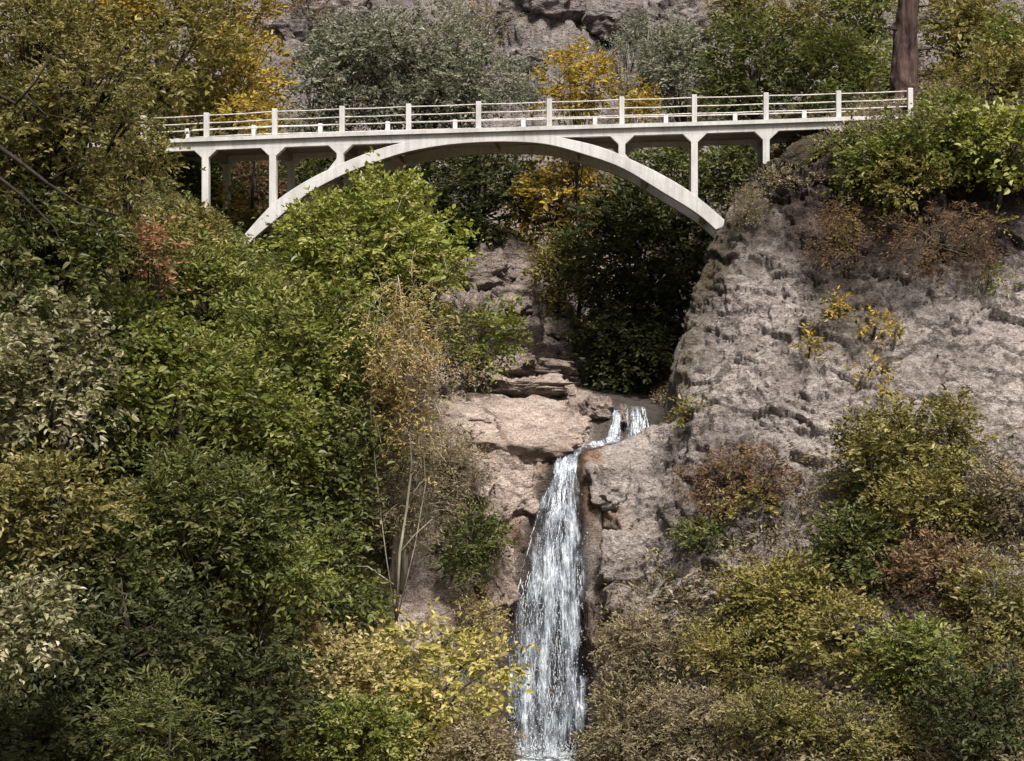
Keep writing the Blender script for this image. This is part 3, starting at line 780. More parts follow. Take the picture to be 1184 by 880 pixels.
# strands of white water in front of the sheet
def strands(n, rng, path, wr=(.010, .045), lr=(.05, .34), pull=.18, seg=9):
    VV, QQ = [], []; b = 0
    for _ in range(n):
        L = rng.uniform(*lr); s0 = rng.uniform(-.02, 1 - L * .6); u0 = np.clip(rng.normal(0, .40), -.80, .80)
        s = np.clip(np.linspace(s0, s0 + L, seg), 0, 1)
        mean = np.cumsum(rng.normal(0, .012, seg)) 
        p = path(np.clip(u0 + mean * (s > .02), -.95, .95), s)
        p[:, 1] -= rng.uniform(.02, pull) * (0.4 + s)
        w = rng.uniform(*wr) * np.sin(np.linspace(.12, math.pi - .12, seg)) * (1 + .5 * rng.normal(0, .4, seg))
        w = np.abs(w) + .003
        l = p.copy(); r = p.copy(); l[:, 0] -= w; r[:, 0] += w
        c = p.copy(); c[:, 1] -= w * .7
        VV += [l, c, r]
        for i in range(seg - 1):
            QQ.append([b + i, b + i + 1, b + seg + i + 1, b + seg + i]); QQ.append([b + seg + i, b + seg + i + 1, b + 2 * seg + i + 1, b + 2 * seg + i])
        b += 3 * seg
    QQ = np.array(QQ)
    return np.concatenate(VV), QQ, np.repeat(rng.uniform(0, 1, n) ** .8, len(QQ) // n)
rw = np.random.default_rng(5)
V, Qd, rn = strands(560, rw, fall_path, (.004, .015), (.012, .07), .30)
link('water_strands', np_mesh('water_strands', V, Qd, True, face_attr={'rnd': rn}), FOAM, wroot)
# spray droplets
def droplets(pts, r):
    octv = np.array([[1,0,0],[-1,0,0],[0,1,0],[0,-1,0],[0,0,1],[0,0,-1]], float)
    fc = np.array([[0,2,4],[2,1,4],[1,3,4],[3,0,4],[2,0,5],[1,2,5],[3,1,5],[0,3,5]])
    V = (pts[:, None, :] + octv[None] * r[:, None, None] * np.array([1, 1, 1.8])).reshape(-1, 3)
    return V, (fc[None] + (np.arange(len(pts)) * 6)[:, None, None]).reshape(-1, 3)
n = 900
us = rw.normal(0, .6, n); ss = np.clip(rw.beta(2.2, 1.2, n), 0, 1)
pp = fall_path(us, ss); pp[:, 1] -= rw.uniform(.05, .4, n)
pf = fall_path(rw.uniform(-.95, .95, 500), np.ones(500)); pf[:, 2] += np.abs(rw.normal(0, .28, 500)); pf[:, 1] -= rw.uniform(-.1, .9, 500)
V, T = droplets(np.concatenate([pp, pf]), np.concatenate([rw.uniform(.008, .022, n), rw.uniform(.010, .028, 500)]))
link('spray', np_mesh('spray', V, T, False, face_attr={'rnd': np.full(len(T), .9)}), FOAM, wroot)

# upper cascade (two short strands) and the pool between
def casc_path(x0, x1, y0, y1, hw0, hw1, Ya, Yb):
    def f(u, s):
        px = x0 + (x1 - x0) * s + u * (hw0 + (hw1 - hw0) * s); py = y0 + (y1 - y0) * s
        Yy = Ya + (Yb - Ya) * np.minimum(1, s * 1.15) ** .6
        return np.stack([(px - CX) / F * Yy, Yy + 0 * px, CAMZ - (py - CY) / F * Yy], -1)
    return f
for (lab, args) in (('narrow left strand of the small upper cascade above the waterfall', (714, 709, 474, 513, 6, 10, 59.3, 58.2)),
                    ('wide right strand of the small upper cascade above the waterfall', (736, 738, 470, 506, 12, 17, 59.3, 58.2))):
    pth = casc_path(*args)
    cr = empty('cascade', pth(np.array(0.), np.array(1.)), lab, 'cascade', 'strands of the upper cascade'); cr['kind'] = 'structure'
    U, S = np.meshgrid(np.linspace(-1, 1, 16), np.linspace(0, 1, 30))
    V = pth(U.ravel(), S.ravel()); V[:, 1] += fbm(V * np.array([3, 1, .5]), 2.0, 3, 75) * .08
    ii, jj = np.meshgrid(np.arange(15), np.arange(29)); a = (jj * 16 + ii).ravel()
    link('water_sheet', np_mesh('water_sheet', V, np.stack([a, a + 1, a + 17, a + 16], 1), True, vert_attr={'thin': (np.abs(U.ravel() + .25 * fbm(V, 1.5, 2, 76)) > .75) * .9 + .0}), WATER, cr)
    V, Qd, rn = strands(60, rw, pth, (.006, .02), (.12, .5), .10)
    link('water_strands', np_mesh('water_strands', V, Qd, True, face_attr={'rnd': rn}), FOAM, cr)

def pool_mat():
    m, nt, out = new_mat('stream_water')
    tc = N(nt, "TexCoord")
    n = noise(nt, tc.outputs['Object'], 3.5, 6, .6)
    c = ramp(nt, n, [(.36, (.04, .045, .045)), (.50, (.25, .28, .30)), (.60, (.75, .78, .80))])
    principled(nt, out, c, .12, .5, bump(nt, n, .5, .08))
    return m
POOL = pool_mat()
def flat_water(name, outline, z, label):
    n = len(outline); c = np.mean(outline, 0)
    V = [(c[0], c[1], z)] + [(x, y, z) for x, y in outline]
    me = bpy.data.meshes.new(name)
    me.from_pydata([tuple(map(float, v)) for v in V], [], [[0, 1 + i, 1 + (i + 1) % n] for i in range(n)])
    me.update()
    o = link(name, me, POOL); return tag(o, label, 'water', None, 'structure')
flat_water('pool_water', [(1.1 + 2.3 * math.cos(t) * (1 + .15 * math.sin(3 * t)), 51.2 + 2.3 * math.sin(t)) for t in np.linspace(0, 2 * math.pi, 40, endpoint=False)], CAMZ - (874 - CY) / F * 52.2, 'foaming pool at the foot of the tall waterfall')
# tumbling run of water between cascade and lip
def run_path(u, s):
    px = np.interp(s, [0, .3, .7, 1], [728, 700, 676, 656]); py = np.interp(s, [0, .3, .7, 1], [505, 510.5, 516.5, 526.5])
    Yy = np.interp(s, [0, .3, .7, 1], [58.1, 56.6, 55.5, 55.15]); hw = np.interp(s, [0, .3, .7, 1], [5, 4, 4.5, 5])
    return np.stack([(px - CX) / F * Yy, Yy + u * .35, CAMZ - (py + u * hw * -1 - CY) / F * Yy], -1)
U, S = np.meshgrid(np.linspace(-1, 1, 12), np.linspace(0, 1, 40))
V = run_path(U.ravel(), S.ravel()); V[:, 2] += fbm(V, 2.4, 3, 79) * .05
ii, jj = np.meshgrid(np.arange(11), np.arange(39)); a = (jj * 12 + ii).ravel()
me = np_mesh('stream_water', V, np.stack([a, a + 1, a + 13, a + 12], 1), True, vert_attr={'thin': .9 * (np.abs(U.ravel()) > .75) - .1})
tag(link('stream_water', me, WATER), 'short run of stream between the upper cascade and the lip', 'water', None, 'structure')

# ------------------------------------------------------------------ boulders
def boulder(px, py, wpx, hpx, label, mat, Y=None, seed=0, group=None, squash=1.0, tilt=0.0, yaw=0.0, box=.35, name='boulder', pitch=0.0):
    b = hit(px, py) if Y is None else ray_at(px, py, Y)
    if pitch: b = b + np.array([0, .30, 0])
    s = b[1] / F; rx, rz = wpx * s / 2, hpx * s / 2; ry = (rx + rz) / 2 * squash
    bm = bmesh.new(); bmesh.ops.create_icosphere(bm, subdivisions=5, radius=1)
    V = np.array([v.co[:] for v in bm.verts])
    o = np.array([seed * 7.3, seed * 3.1, 0])
    m = np.abs(V).max(1, keepdims=True)
    V = V * (1 - box) + V / m * .82 * box
    d = 1 + facet(V + o, .9, 81) * .26 + facet(V + o, 2.1, 82) * .14 + facet(V + o, 4.6, 83) * .06 + fbm(V + o, 5, 3, 84) * .03
    V = V * d[:, None] * np.array([rx, ry, rz])
    ca, sa, cb, sb = math.cos(tilt), math.sin(tilt), math.cos(yaw), math.sin(yaw)
    cp, sp_ = math.cos(pitch), math.sin(pitch)
    V = np.stack([V[:, 0], V[:, 1] * cp + V[:, 2] * sp_, -V[:, 1] * sp_ + V[:, 2] * cp], 1)
    V = np.stack([V[:, 0] * cb - V[:, 1] * sb, V[:, 0] * sb + V[:, 1] * cb, V[:, 2]], 1)
    V = np.stack([V[:, 0] * ca + V[:, 2] * sa, V[:, 1], -V[:, 0] * sa + V[:, 2] * ca], 1) + b
    me = bpy.data.meshes.new('boulder')
    fs = [[v.index for v in f.verts] for f in bm.faces]; bm.free()
    me2 = np_mesh(name, V, np.array(fs), True, vert_attr={k: np.zeros(len(V)) for k in ('wet', 'rust', 'stain', 'moss')})
    bpy.data.meshes.remove(me)
    return tag(link(name, me2, mat), label, name.split('_')[-1], group)

# ------------------------------------------------------------------ plants
def unit(v): return v / (np.linalg.norm(v, axis=-1, keepdims=True) + 1e-9)

def leaf_mesh(name, pos, dirv, nor, L, W, rnd, simple=False):
    n = len(pos)
    dirv = unit(dirv); side = unit(np.cross(dirv, nor)); nor = unit(np.cross(side, dirv))
    L = L[:, None]; W = W[:, None]
    fold = nor * W * .28; droop = -nor * L * .12
    if simple:
        V = np.stack([pos, pos + dirv * L * .5 + side * W * .5 + fold, pos + dirv * L + droop, pos + dirv * L * .5 - side * W * .5 + fold], 1)
        Qf = np.arange(n)[:, None] * 4 + np.array([0, 1, 2, 3])[None]
        return np_mesh(name, V.reshape(-1, 3), Qf, False, face_attr={'rnd': rnd})
    V = np.stack([pos,
                  pos + dirv * L * .28 + side * W * .46 + fold, pos + dirv * L * .66 + side * W * .40 + fold + droop * .4,
                  pos + dirv * L + droop,
                  pos + dirv * L * .66 - side * W * .40 + fold + droop * .4, pos + dirv * L * .28 - side * W * .46 + fold], 1)
    b = np.arange(n)[:, None] * 6
    Qf = np.stack([b + np.array([0, 1, 2, 3]), b + np.array([0, 3, 4, 5])], 1).reshape(-1, 4)
    return np_mesh(name, V.reshape(-1, 3), Qf, False, face_attr={'rnd': np.repeat(rnd, 2)})

NLEAF = [0]
def sprays(rng, org, dirs, tl, k, L, asp, up=.6, jit=.55, droop=.25):
    """twigs with k leaves each -> leaf arrays"""
    n = len(org)
    t = (np.arange(k) + .6) / k
    dirs = unit(dirs)
    side = unit(np.cross(dirs, np.array([0, 0, 1.]) + rng.normal(0, .25, (n, 3))))
    pos = org[:, None, :] + dirs[:, None, :] * (tl[:, None, None] * t[None, :, None])
    pos[:, :, 2] -= droop * tl[:, None] * t[None] ** 2
    sg = np.where(np.arange(k) % 2 == 0, 1., -1.)
    d = dirs[:, None, :] * (.45 + .4 * t[None, :, None]) + side[:, None, :] * sg[None, :, None] * .8 + rng.normal(0, jit * .5, (n, k, 3))
    d[:, :, 2] -= .2 * droop
    nn = np.array([0, 0, up])[None, None] + dirs[:, None, :] * .45 + rng.normal(0, jit, (n, k, 3))
    LL = L * rng.uniform(.55, 1.2, (n, k)) * rng.choice([.8, 1.0, 1.35], (n, 1))
    r = np.clip(rng.normal(.46, .34, (n, 1)) * .62 + rng.uniform(0, 1, (n, k)) * .42, 0, 1)
    pos = pos + rng.normal(0, L * .2, pos.shape)
    return pos.reshape(-1, 3), d.reshape(-1, 3), nn.reshape(-1, 3), LL.ravel(), (LL * asp * rng.uniform(.8, 1.2, (n, k))).ravel(), r.ravel()

SEED = [100]
def plant(name, label, cat, px, py, rx, ry, pal, Y=None, leaf=.15, asp=.5, cov=4.2, group=None, bark=None, depth=None, clumps=None,
          base=None, shell=.55, k=7, twig=None, lift=.35, up=.6, trunk_r=None, jit=.55, droop=.25, spread=1.0, sub='trunk', clump_r=.42, stems=1, bare=0):
    leaf *= 1.22
    SEED[0] += 1; rng = np.random.default_rng(SEED[0])
    if Y is None:
        h = hit(px, py + ry * .55); Yc = h[1] - ry / F * h[1] * lift
    else: Yc = Y
    c = ray_at(px, py, Yc); s = Yc / F
    R = np.array([rx * s, 0, ry * s]); R[1] = depth if depth else min(R[0], max(R[2], R[0] * .6)) * .9
    if base is not None:
        b = np.array(base, float)
    elif Y is None:
        b = h - np.array([0, -.15, .1])
    else:
        bx, by = c[0] + rng.uniform(-.15, .15) * R[0], c[1] + .15 * R[1]
        b = np.array([bx, by, height(bx, by)[0] - .15])
        if b[2] > c[2] - .3 * R[2]: b[2] = c[2] - .9 * R[2]
    root = empty(name, b, label, cat, group)
    # clumps
    area = math.pi * R[0] * R[2]
    nc = clumps or int(np.clip(9 + area * 1.4, 9, 46))
    u = unit(rng.normal(0, 1, (nc, 3))); rad = rng.uniform(.25, 1, nc) ** (1 / 2.2) * .80
    cc = c + u * rad[:, None] * R
    rc = clump_r * (R.prod() ** (1 / 3)) * rng.uniform(.65, 1.25, nc) * (12 / nc) ** .2
    # twigs
    la = .62 * leaf * leaf * asp
    nl = int(cov * area / la); nl = min(nl, 46000)
    nt_ = max(6, nl // k)
    pr = rc ** 2; pr /= pr.sum()
    ci = rng.choice(nc, nt_, p=pr)
    v = unit(rng.normal(0, 1, (nt_, 3)))
    rr = (shell + (1 - shell) * rng.uniform(0, 1, nt_)) ** .7
    el = np.array([1.15, 1.15, .8])
    org = cc[ci] + v * (rc[ci] * rr)[:, None] * el
    outw = unit((org - c) / R)
    dirs = v * .55 + outw * .6 + np.array([0, 0, .18]) + rng.normal(0, .3, (nt_, 3))
    tl = (twig or leaf * 3.2) * rng.uniform(.6, 1.35, nt_) * spread * np.where(rng.uniform(0, 1, nt_) < .09, 2.1, 1.0)
    p, d, nn, L, W, r = sprays(rng, org, dirs, tl, k, leaf, asp, up, jit, droop)
    NLEAF[0] += len(p)
    me = leaf_mesh('crown', p, d, nn, L, W, r, simple=leaf / Yc * F < 4.0)
    link('crown' if cat in ('tree',) else 'foliage', me, LEAF[pal], root)
    # trunk and limbs
    mb = MB(); tr = trunk_r or max(.035, .05 * R.max())
    bm_ = bark or BARK
    for st in range(stems):
        bb = b + (np.array([rng.uniform(-.3, .3) * R[0], rng.uniform(-.2, .2), 0]) if st else 0)
        fork = bb + (c - bb) * .55 + np.array([rng.uniform(-.12, .12) * R[0], 0, 0])
        m1 = bb + (fork - bb) * .5 + np.array([rng.normal(0, .06) * R[0], rng.normal(0, .06) * R[0], 0])
        topz = c + np.array([rng.normal(0, .1) * R[0], 0, .55 * R[2]])
        mb.tube([bb, m1, fork, .5 * (fork + topz) + rng.normal(0, .05, 3) * R[0], topz], [tr * 1.25, tr, tr * .8, tr * .5, tr * .12], 8)
        order = rng.permutation(nc)[: min(nc, 22 // stems)]
        for q in order:
            e = cc[q]; mid = fork + (e - fork) * .5 + np.array([0, 0, .12 * np.linalg.norm(e - fork)]) + rng.normal(0, .06, 3) * R[0]
            r0 = tr * rng.uniform(.28, .5)
            mb.tube([fork + (c - fork) * rng.uniform(-.25, .4), mid, e], [r0, r0 * .6, r0 * .15], 6)
            for _ in range(2 + bare):
                e2 = e + unit(rng.normal(0, 1, 3) + (e - c) * .5) * rc[q] * rng.uniform(.7, 1.25)
                mb.tube([mid + (e - mid) * rng.uniform(.1, .8), .5 * (e + e2) + rng.normal(0, .04, 3), e2], [r0 * .4, r0 * .25, r0 * .06], 5)
    mb.build(sub, bm_, root, smooth=True)
    return root

T = 'tree'; S_ = 'shrub'
BT = 'broadleaf_tree'; SH = 'shrub'

# --- beyond the bridge, on the hill
plant('leafy_tree', 'large grey-green bushy tree behind the left half of the railing', T, 476, 76, 126, 76, 'grey', 76, .16, cov=7.5, k=8)
plant('leafy_tree', 'small grey-green tree beside the golden tree behind the left railing', T, 366, 112, 46, 42, 'grey', 74, .16)
plant('yellow_tree', 'golden yellow tree behind the left end of the railing', T, 268, 88, 62, 66, 'ochre', 70, .19, cov=4.6)
plant('yellow_tree', 'bright yellow autumn tree just behind the middle of the railing', T, 664, 98, 42, 42, 'yellow', 70, .18, cov=4)
plant('yellow_tree', 'narrow yellow sapling right of the bright yellow tree', T, 736, 118, 17, 26, 'yellow', 70, .15)
plant('bare_shrub', 'thin grey leafless shrub among the hill rocks', S_, 724, 74, 32, 42, 'grey', 80, .12, cov=1.1, bark=BARK_GREY, sub='stem', stems=4, bare=4)
plant('leafy_tree', 'soft grey-green tree between the grey shrub and the dark green tree', T, 790, 84, 46, 58, 'grey', 74, .16)
plant('leafy_tree', 'dark green round tree behind the right part of the railing', T, 868, 78, 56, 62, 'deep', 70, .19, cov=5)
plant('leafy_tree', 'mid green spreading tree left of the tall reddish trunk', T, 968, 78, 66, 56, 'green', 70, .19, cov=5)
plant('leafy_tree', 'olive tree with orange tips above the mid green tree', T, 936, 26, 50, 34, 'olive', 84, .18)
plant('leafy_tree', 'olive scrub tree high on the hill above the dark green tree', T, 856, 14, 44, 34, 'olive', 92, .20)
plant('leafy_tree', 'dull green tree at the top edge left of the tall trunk', T, 1004, 12, 46, 44, 'green', 84, .2)
plant('leafy_tree', 'brownish olive tree right of the tall reddish trunk', T, 1118, 40, 62, 62, 'olive', 70, .19, cov=4.6)
plant('leafy_tree', 'green tree at the right picture edge above the cliff', T, 1172, 84, 40, 66, 'green', 64, .18)
plant('leafy_tree', 'rusty orange crown at the top left behind other trees', T, 92, 6, 96, 56, 'ochre', 66, .2)
plant('leafy_tree', 'yellow-olive tree above the left end of the bridge', T, 196, 58, 82, 72, 'olive', 66, .2, cov=5)
plant('leafy_tree', 'orange-brown crown at the top edge over the golden tree', T, 262, 10, 56, 34, 'ochre', 78, .2)
plant('shrub', 'small orange shrub behind the left railing posts', S_, 288, 136, 34, 20, 'ochre', 65, .15, sub='stem')
plant('shrub', 'low green hedge-like shrub behind the right railing', S_, 816, 128, 60, 24, 'green', 92, .15, sub='stem')
plant('shrub', 'low green shrub beside the foot of the tall trunk', S_, 985, 122, 52, 20, 'deep', 65, .15, sub='stem')

plant('bare_shrub', 'grey-brown scrub on the rocks right of the bright yellow tree', S_, 752, 44, 46, 30, 'grey', 94, .15, cov=2.4, bark=BARK_GREY, sub='stem', stems=3, bare=3)
plant('bare_shrub', 'pale brown scrub at the top edge above the large grey-green tree', S_, 560, 26, 56, 22, 'tan', 98, .16, cov=1.8, bark=BARK_GREY, sub='stem', stems=3, bare=3)
plant('bare_shrub', 'purple-brown bare scrub at the top edge right of the golden tree', S_, 346, 14, 52, 20, 'rust', 100, .16, cov=1.6, bark=BARK_GREY, sub='stem', stems=3, bare=3)
plant('shrub', 'grey scrub on the rocks between the large grey-green tree and the yellow tree', S_, 612, 92, 28, 34, 'grey', 84, .15, cov=3, sub='stem', bark=BARK_GREY)
# tall reddish trunk
b0 = ray_at(1046, 150, 64); b0[2] = height(b0[0], b0[1])[0] - .2
pr = empty('pine_tree', b0, 'tall reddish-brown trunk standing behind the right end of the bridge', 'tree')
mb = MB()
pts = [b0, ray_at(1044, 105, 64), ray_at(1047, 50, 64), ray_at(1052, 0, 64), ray_at(1053, -80, 64), ray_at(1050, -220, 64), ray_at(1052, -330, 64)]
q_ = np.array(pts); tt = np.linspace(0, 6, 150); q_ = np.stack([np.interp(tt, range(7), q_[:, c]) for c in range(3)], 1)
mb.tube(list(q_), list(np.interp(tt, range(7), [.70, .47, .41, .385, .36, .27, .06])), 40)
tv = np.array(mb.v); ax = np.repeat(q_, 40, 0); rd = tv - ax; rl = np.linalg.norm(rd, axis=1, keepdims=True)
rough_ = ridged(tv * np.array([1, 1, .22]), 2.6, 3, 95) * .075 + fbm(tv * np.array([1, 1, .4]), 7, 2, 96) * .03 + fbm(tv, .7, 2, 97) * .05
mb.v = [tuple(v) for v in ax + rd / rl * (rl + rough_[:, None] * np.minimum(1, rl / .4))]
mb.build('trunk', BARK_RED, pr, smooth=True)
for zf, sg in ((95, -1), (62, 1), (38, -1), (12, 1)):      # dead limb stubs
    mb = MB(); p0 = ray_at(1047, zf, 64); e_ = p0 + np.array([sg * .95, -.35, .12])
    mb.tube([p0, .5 * (p0 + e_) + UP * .05, e_], [.07, .05, .025], 6); mb.build('branch', BARK_DARK, pr, smooth=True)
rg = np.random.default_rng(3)
org = []
mb = MB()
for q in range(26):
    tq = rg.uniform(.15, 1); bs_ = ray_at(1052, -90 - 240 * tq, 64); an = rg.uniform(0, 6.28)
    e = bs_ + np.array([math.cos(an), math.sin(an), .15]) * (3.6 * (1.15 - tq))
    mb.tube([bs_, .5 * (bs_ + e) - UP * .1, e], [.09, .06, .02], 5)
    org.append(bs_ + (e - bs_) * rg.uniform(.35, 1.05, (60, 1)) + rg.normal(0, .3, (60, 3)))
mb.build('branch', BARK_RED, pr, smooth=True)
org = np.concatenate(org)
p, d_, n_, L_, W_, r_ = sprays(rg, org, unit(rg.normal(0, 1, org.shape)) + UP * .3, np.full(len(org), .4), 8, .2, .14)
link('crown', leaf_mesh('crown', p, d_, n_, L_, W_, r_, True), LEAF['deep'], pr)

# --- under and behind the arch
plant('dark_tree', 'almost black shaded tree seen under the middle of the arch', T, 552, 236, 88, 58, 'dark', 73, .19, cov=7)  # deep shade under the arch is put into its leaf colour
plant('dark_tree', 'dark shaded tree behind the left columns of the bridge', T, 425, 215, 90, 60, 'dark', 76, .19, cov=5)
plant('yellow_tree', 'yellow-olive tree seen under the arch left of the dark green tree', T, 648, 232, 62, 56, 'ochre', 72, .18, cov=5)
plant('yellow_tree', 'olive shrub hanging over the gorge rocks below the yellow tree', T, 648, 312, 34, 44, 'olive', 69, .15, cov=4)
plant('dark_tree', 'big dark green tree filling the gorge under the right side of the arch', T, 742, 298, 82, 104, 'dark', 66.5, .19, cov=7)
plant('dark_tree', 'dark green drooping tree low in the gorge above the upper cascade', T, 716, 402, 62, 50, 'dark', 64.5, .17, cov=6)
plant('leafy_tree', 'green tree seen through the bridge columns above the right arch foot', T, 782, 206, 66, 42, 'deep', 67, .18, cov=5)
plant('leafy_tree', 'leafy green tree under the deck between the two right columns', T, 866, 196, 52, 36, 'deep', 66, .18, cov=5)
plant('leafy_tree', 'brown-tinged tree behind the two left columns of the bridge', T, 290, 222, 46, 52, 'rust', 68, .16, cov=4)
plant('leafy_tree', 'dark olive tree between the left columns and the dark trees', T, 350, 206, 48, 44, 'deep', 70, .17, cov=4)
plant('leafy_tree', 'shaded olive tree behind the leftmost bridge column', T, 205, 220, 62, 70, 'deep', 66, .17, cov=5)

# --- left bank
plant('leafy_tree', 'bright olive-green round tree hiding the left foot of the arch', T, 424, 290, 110, 84, 'bright', 54, .165, cov=6, shell=.7, k=8)
plant('leafy_tree', 'bright green bush crown at the right side of the round tree', T, 486, 310, 50, 62, 'bright', 53.5, .15, cov=5)
plant('leafy_tree', 'green tree below the round tree, left of the bare sapling', T, 345, 400, 96, 92, 'green', 50, .17, cov=6)
plant('leafy_tree', 'green crown just below the left arch foot', T, 240, 342, 76, 56, 'green', 53, .17, cov=5)
plant('leafy_tree', 'green leafy tree hugging the rock left of the gorge', T, 556, 388, 46, 38, 'green', 57.5, .15, cov=4.5)
plant('shrub', 'tan shrub on the ledge below the green tree by the gorge', S_, 540, 424, 44, 24, 'tan', 57, .11, cov=3, sub='stem', asp=.4)
plant('leafy_tree', 'dense mid green tree in the middle of the left bank', T, 215, 470, 112, 92, 'green', 46, .165, cov=6)
plant('leafy_tree', 'feathery deep green tree below the dense mid green tree', T, 225, 610, 112, 100, 'deep', 42, .15, cov=6, asp=.38, k=9)
plant('leafy_tree', 'shaded green tree between the dense tree and the bare sapling', T, 370, 540, 66, 84, 'deep', 48.5, .16, cov=5)
plant('leafy_tree', 'dark leafy tree left of the pale yellow bush', T, 380, 665, 62, 68, 'deep', 45.5, .15, cov=4)
tall = plant('tall_tree', 'tall olive-brown tree with dark branches at the left edge', T, 64, 130, 122, 150, 'dull', 44, .13, cov=4.8, bark=BARK_DARK, k=7, trunk_r=.2, bare=3)
for pth_, r_b in (([(-30, 150), (20, 185), (55, 212), (95, 238), (140, 250)], .07), ([(-20, 190), (30, 230), (62, 262), (80, 300)], .05),
                  ([(55, 212), (78, 196), (110, 186)], .03), ([(-30, 95), (18, 120), (40, 96), (62, 60)], .06), ([(30, 110), (52, 132), (90, 140)], .03), ([(95, 238), (112, 262), (118, 290)], .025)):
    mb = MB(); mb.tube([ray_at(x_, y_, 40.2 - .004 * x_) for x_, y_ in pth_], list(np.linspace(r_b, r_b * .25, len(pth_))), 7)
    mb.build('branch', BARK_DARK, tall, smooth=True)
plant('tall_tree', 'olive tree in front of the left end of the bridge', T, 146, 226, 55, 98, 'dull', 50, .16, cov=4, bark=BARK_DARK)
plant('tall_tree', 'dark olive tree at the left edge below the tall tree', T, 52, 300, 96, 82, 'deep', 43, .16, cov=4.5, bark=BARK_DARK, bare=3)
plant('red_shrub', 'small tree with reddish autumn leaves in the upper left bank', T, 172, 300, 40, 44, 'redleaf', 47.5, .14, cov=1.5, bark=BARK_DARK)
plant('pale_tree', 'tree with pale whitish leaves at the left edge', T, 56, 440, 84, 96, 'pale', 41, .15, cov=4.5, asp=.55)
plant('leafy_tree', 'dull green tree below the pale-leaved tree at the left edge', T, 60, 590, 92, 82, 'dull', 39, .14, cov=4.5)
plant('leafy_tree', 'dark green tree filling the lower left corner', T, 140, 735, 150, 84, 'dark', 38, .14, cov=5)  # this and the next two trees carry their shade in the leaf colour
plant('leafy_tree', 'very dark tree at the bottom left edge', T, 40, 850, 130, 64, 'dark', 36, .14, cov=5)
plant('leafy_tree', 'dark tree at the bottom between the corner and the feathery bush', T, 300, 800, 90, 70, 'dark', 40, .14, cov=4)
plant('feathery_bush', 'feathery green bush at the bottom left', S_, 200, 838, 66, 48, 'deep', 35, .13, cov=4, asp=.28, k=10, sub='stem')
plant('pale_shrub', 'branch-like shrub with pale pinkish leaves at the lower left edge', S_, 24, 726, 56, 66, 'pale', 33, .13, cov=5.5, base=ray_at(-110, 800, 33.5), asp=.5, sub='stem', up=.9)
plant('yellow_bush', 'large pale yellow leafy bush left of the waterfall foot', S_, 505, 800, 92, 78, 'lime', 45, .155, cov=5, sub='stem', asp=.55)
plant('yellow_bush', 'yellow-green bush left of the large pale yellow bush', S_, 380, 775, 78, 56, 'straw', 43, .14, cov=4.5, sub='stem')
plant('yellow_bush', 'small-leaved green bush at the bottom edge below the yellow bushes', S_, 390, 850, 90, 44, 'green', 40, .10, cov=4.5, sub='stem', asp=.6)
plant('yellow_bush', 'fine tan-green bush at the bottom edge beside the waterfall foot', S_, 540, 866, 62, 32, 'tan', 43, .10, cov=4, sub='stem', asp=.5)
plant('shrub', 'small dark green shrub growing on the pink rock beside the waterfall', S_, 546, 632, 40, 48, 'deep', None, .12, cov=4.5, sub='stem', asp=.42)
plant('dry_shrub', 'brown dry scrub on the rock below the bare sapling', S_, 462, 560, 58, 82, 'tan', 50.5, .105, cov=2.8, sub='stem', stems=4, bare=2, asp=.3, bark=BARK_PALE)
plant('dry_shrub', 'brown trailing scrub on the pink rock face', S_, 515, 540, 42, 62, 'tan', None, .10, cov=2.2, sub='stem', stems=3, asp=.3)
plant('dry_shrub', 'dry orange-tinged weed patch on the lower pink rock', S_, 545, 720, 44, 30, 'straw', None, .10, cov=2.6, sub='stem', asp=.45)

plant('leafy_tree', 'mid green tree between the dense tree and the pale-leaved tree', T, 145, 395, 66, 62, 'green', 46.5, .15, cov=5.5)
plant('leafy_tree', 'green tree just right of the dense mid green tree', T, 300, 500, 62, 74, 'green', 46.5, .15, cov=5.5)
plant('leafy_tree', 'green tree above the pale yellow bush left of the sapling foot', T, 305, 650, 66, 70, 'green', 42.5, .14, cov=5)
plant('leafy_tree', 'deep green tree at the left between the dull green tree and the feathery tree', T, 135, 640, 60, 62, 'deep', 40, .14, cov=5)
plant('leafy_tree', 'olive-green tree left of the round tree under the left columns', T, 205, 285, 46, 40, 'olive', 55, .15, cov=4.5)
plant('shrub', 'small olive shrub at the feet of the leftmost bridge columns', S_, 222, 268, 44, 26, 'olive', 58.5, .14, cov=5, sub='stem')
plant('shrub', 'orange-tinted shrub between the left columns and the arch foot', S_, 268, 250, 26, 26, 'ochre', 64, .14, cov=4, sub='stem')
plant('shrub', 'dull green shrub just below the left arch foot', S_, 282, 300, 44, 22, 'green', 57.5, .14, cov=5, sub='stem')
# bare pale sapling
b0 = ray_at(458, 690, 48.5); b0[2] -= .8
sp = empty('sapling', b0, 'slender pale-stemmed sapling with dry tan leaves in front of the pink rock', 'tree')
def stem_px(pts, r0, name='stem', Y=48.5):
    mb = MB(); q = [ray_at(x, y, Y + dy) for x, y, dy in pts]; q[0] = b0 if len(pts) > 4 else q[0]
    mb.tube(q, list(np.linspace(r0, r0 * .25, len(q))), 7); mb.build(name, BARK_PALE, sp, smooth=True)
stem_px([(458, 690, 0), (462, 640, 0), (470, 590, 0), (476, 540, .1), (473, 480, .1), (470, 420, 0), (466, 360, 0), (460, 318, 0)], .05)
stem_px([(456, 690, .1), (480, 630, .2), (492, 560, .3), (488, 490, .3), (500, 420, .3), (508, 360, .3)], .02)
stem_px([(452, 692, -.1), (446, 640, -.2), (436, 560, -.2), (428, 470, -.2), (432, 400, -.1), (440, 345, -.1)], .018)
stem_px([(462, 640, 0), (480, 618, .1), (500, 600, .1)], .03, 'branch')
stem_px([(473, 480, .1), (455, 445, 0), (438, 400, -.2)], .03, 'branch')
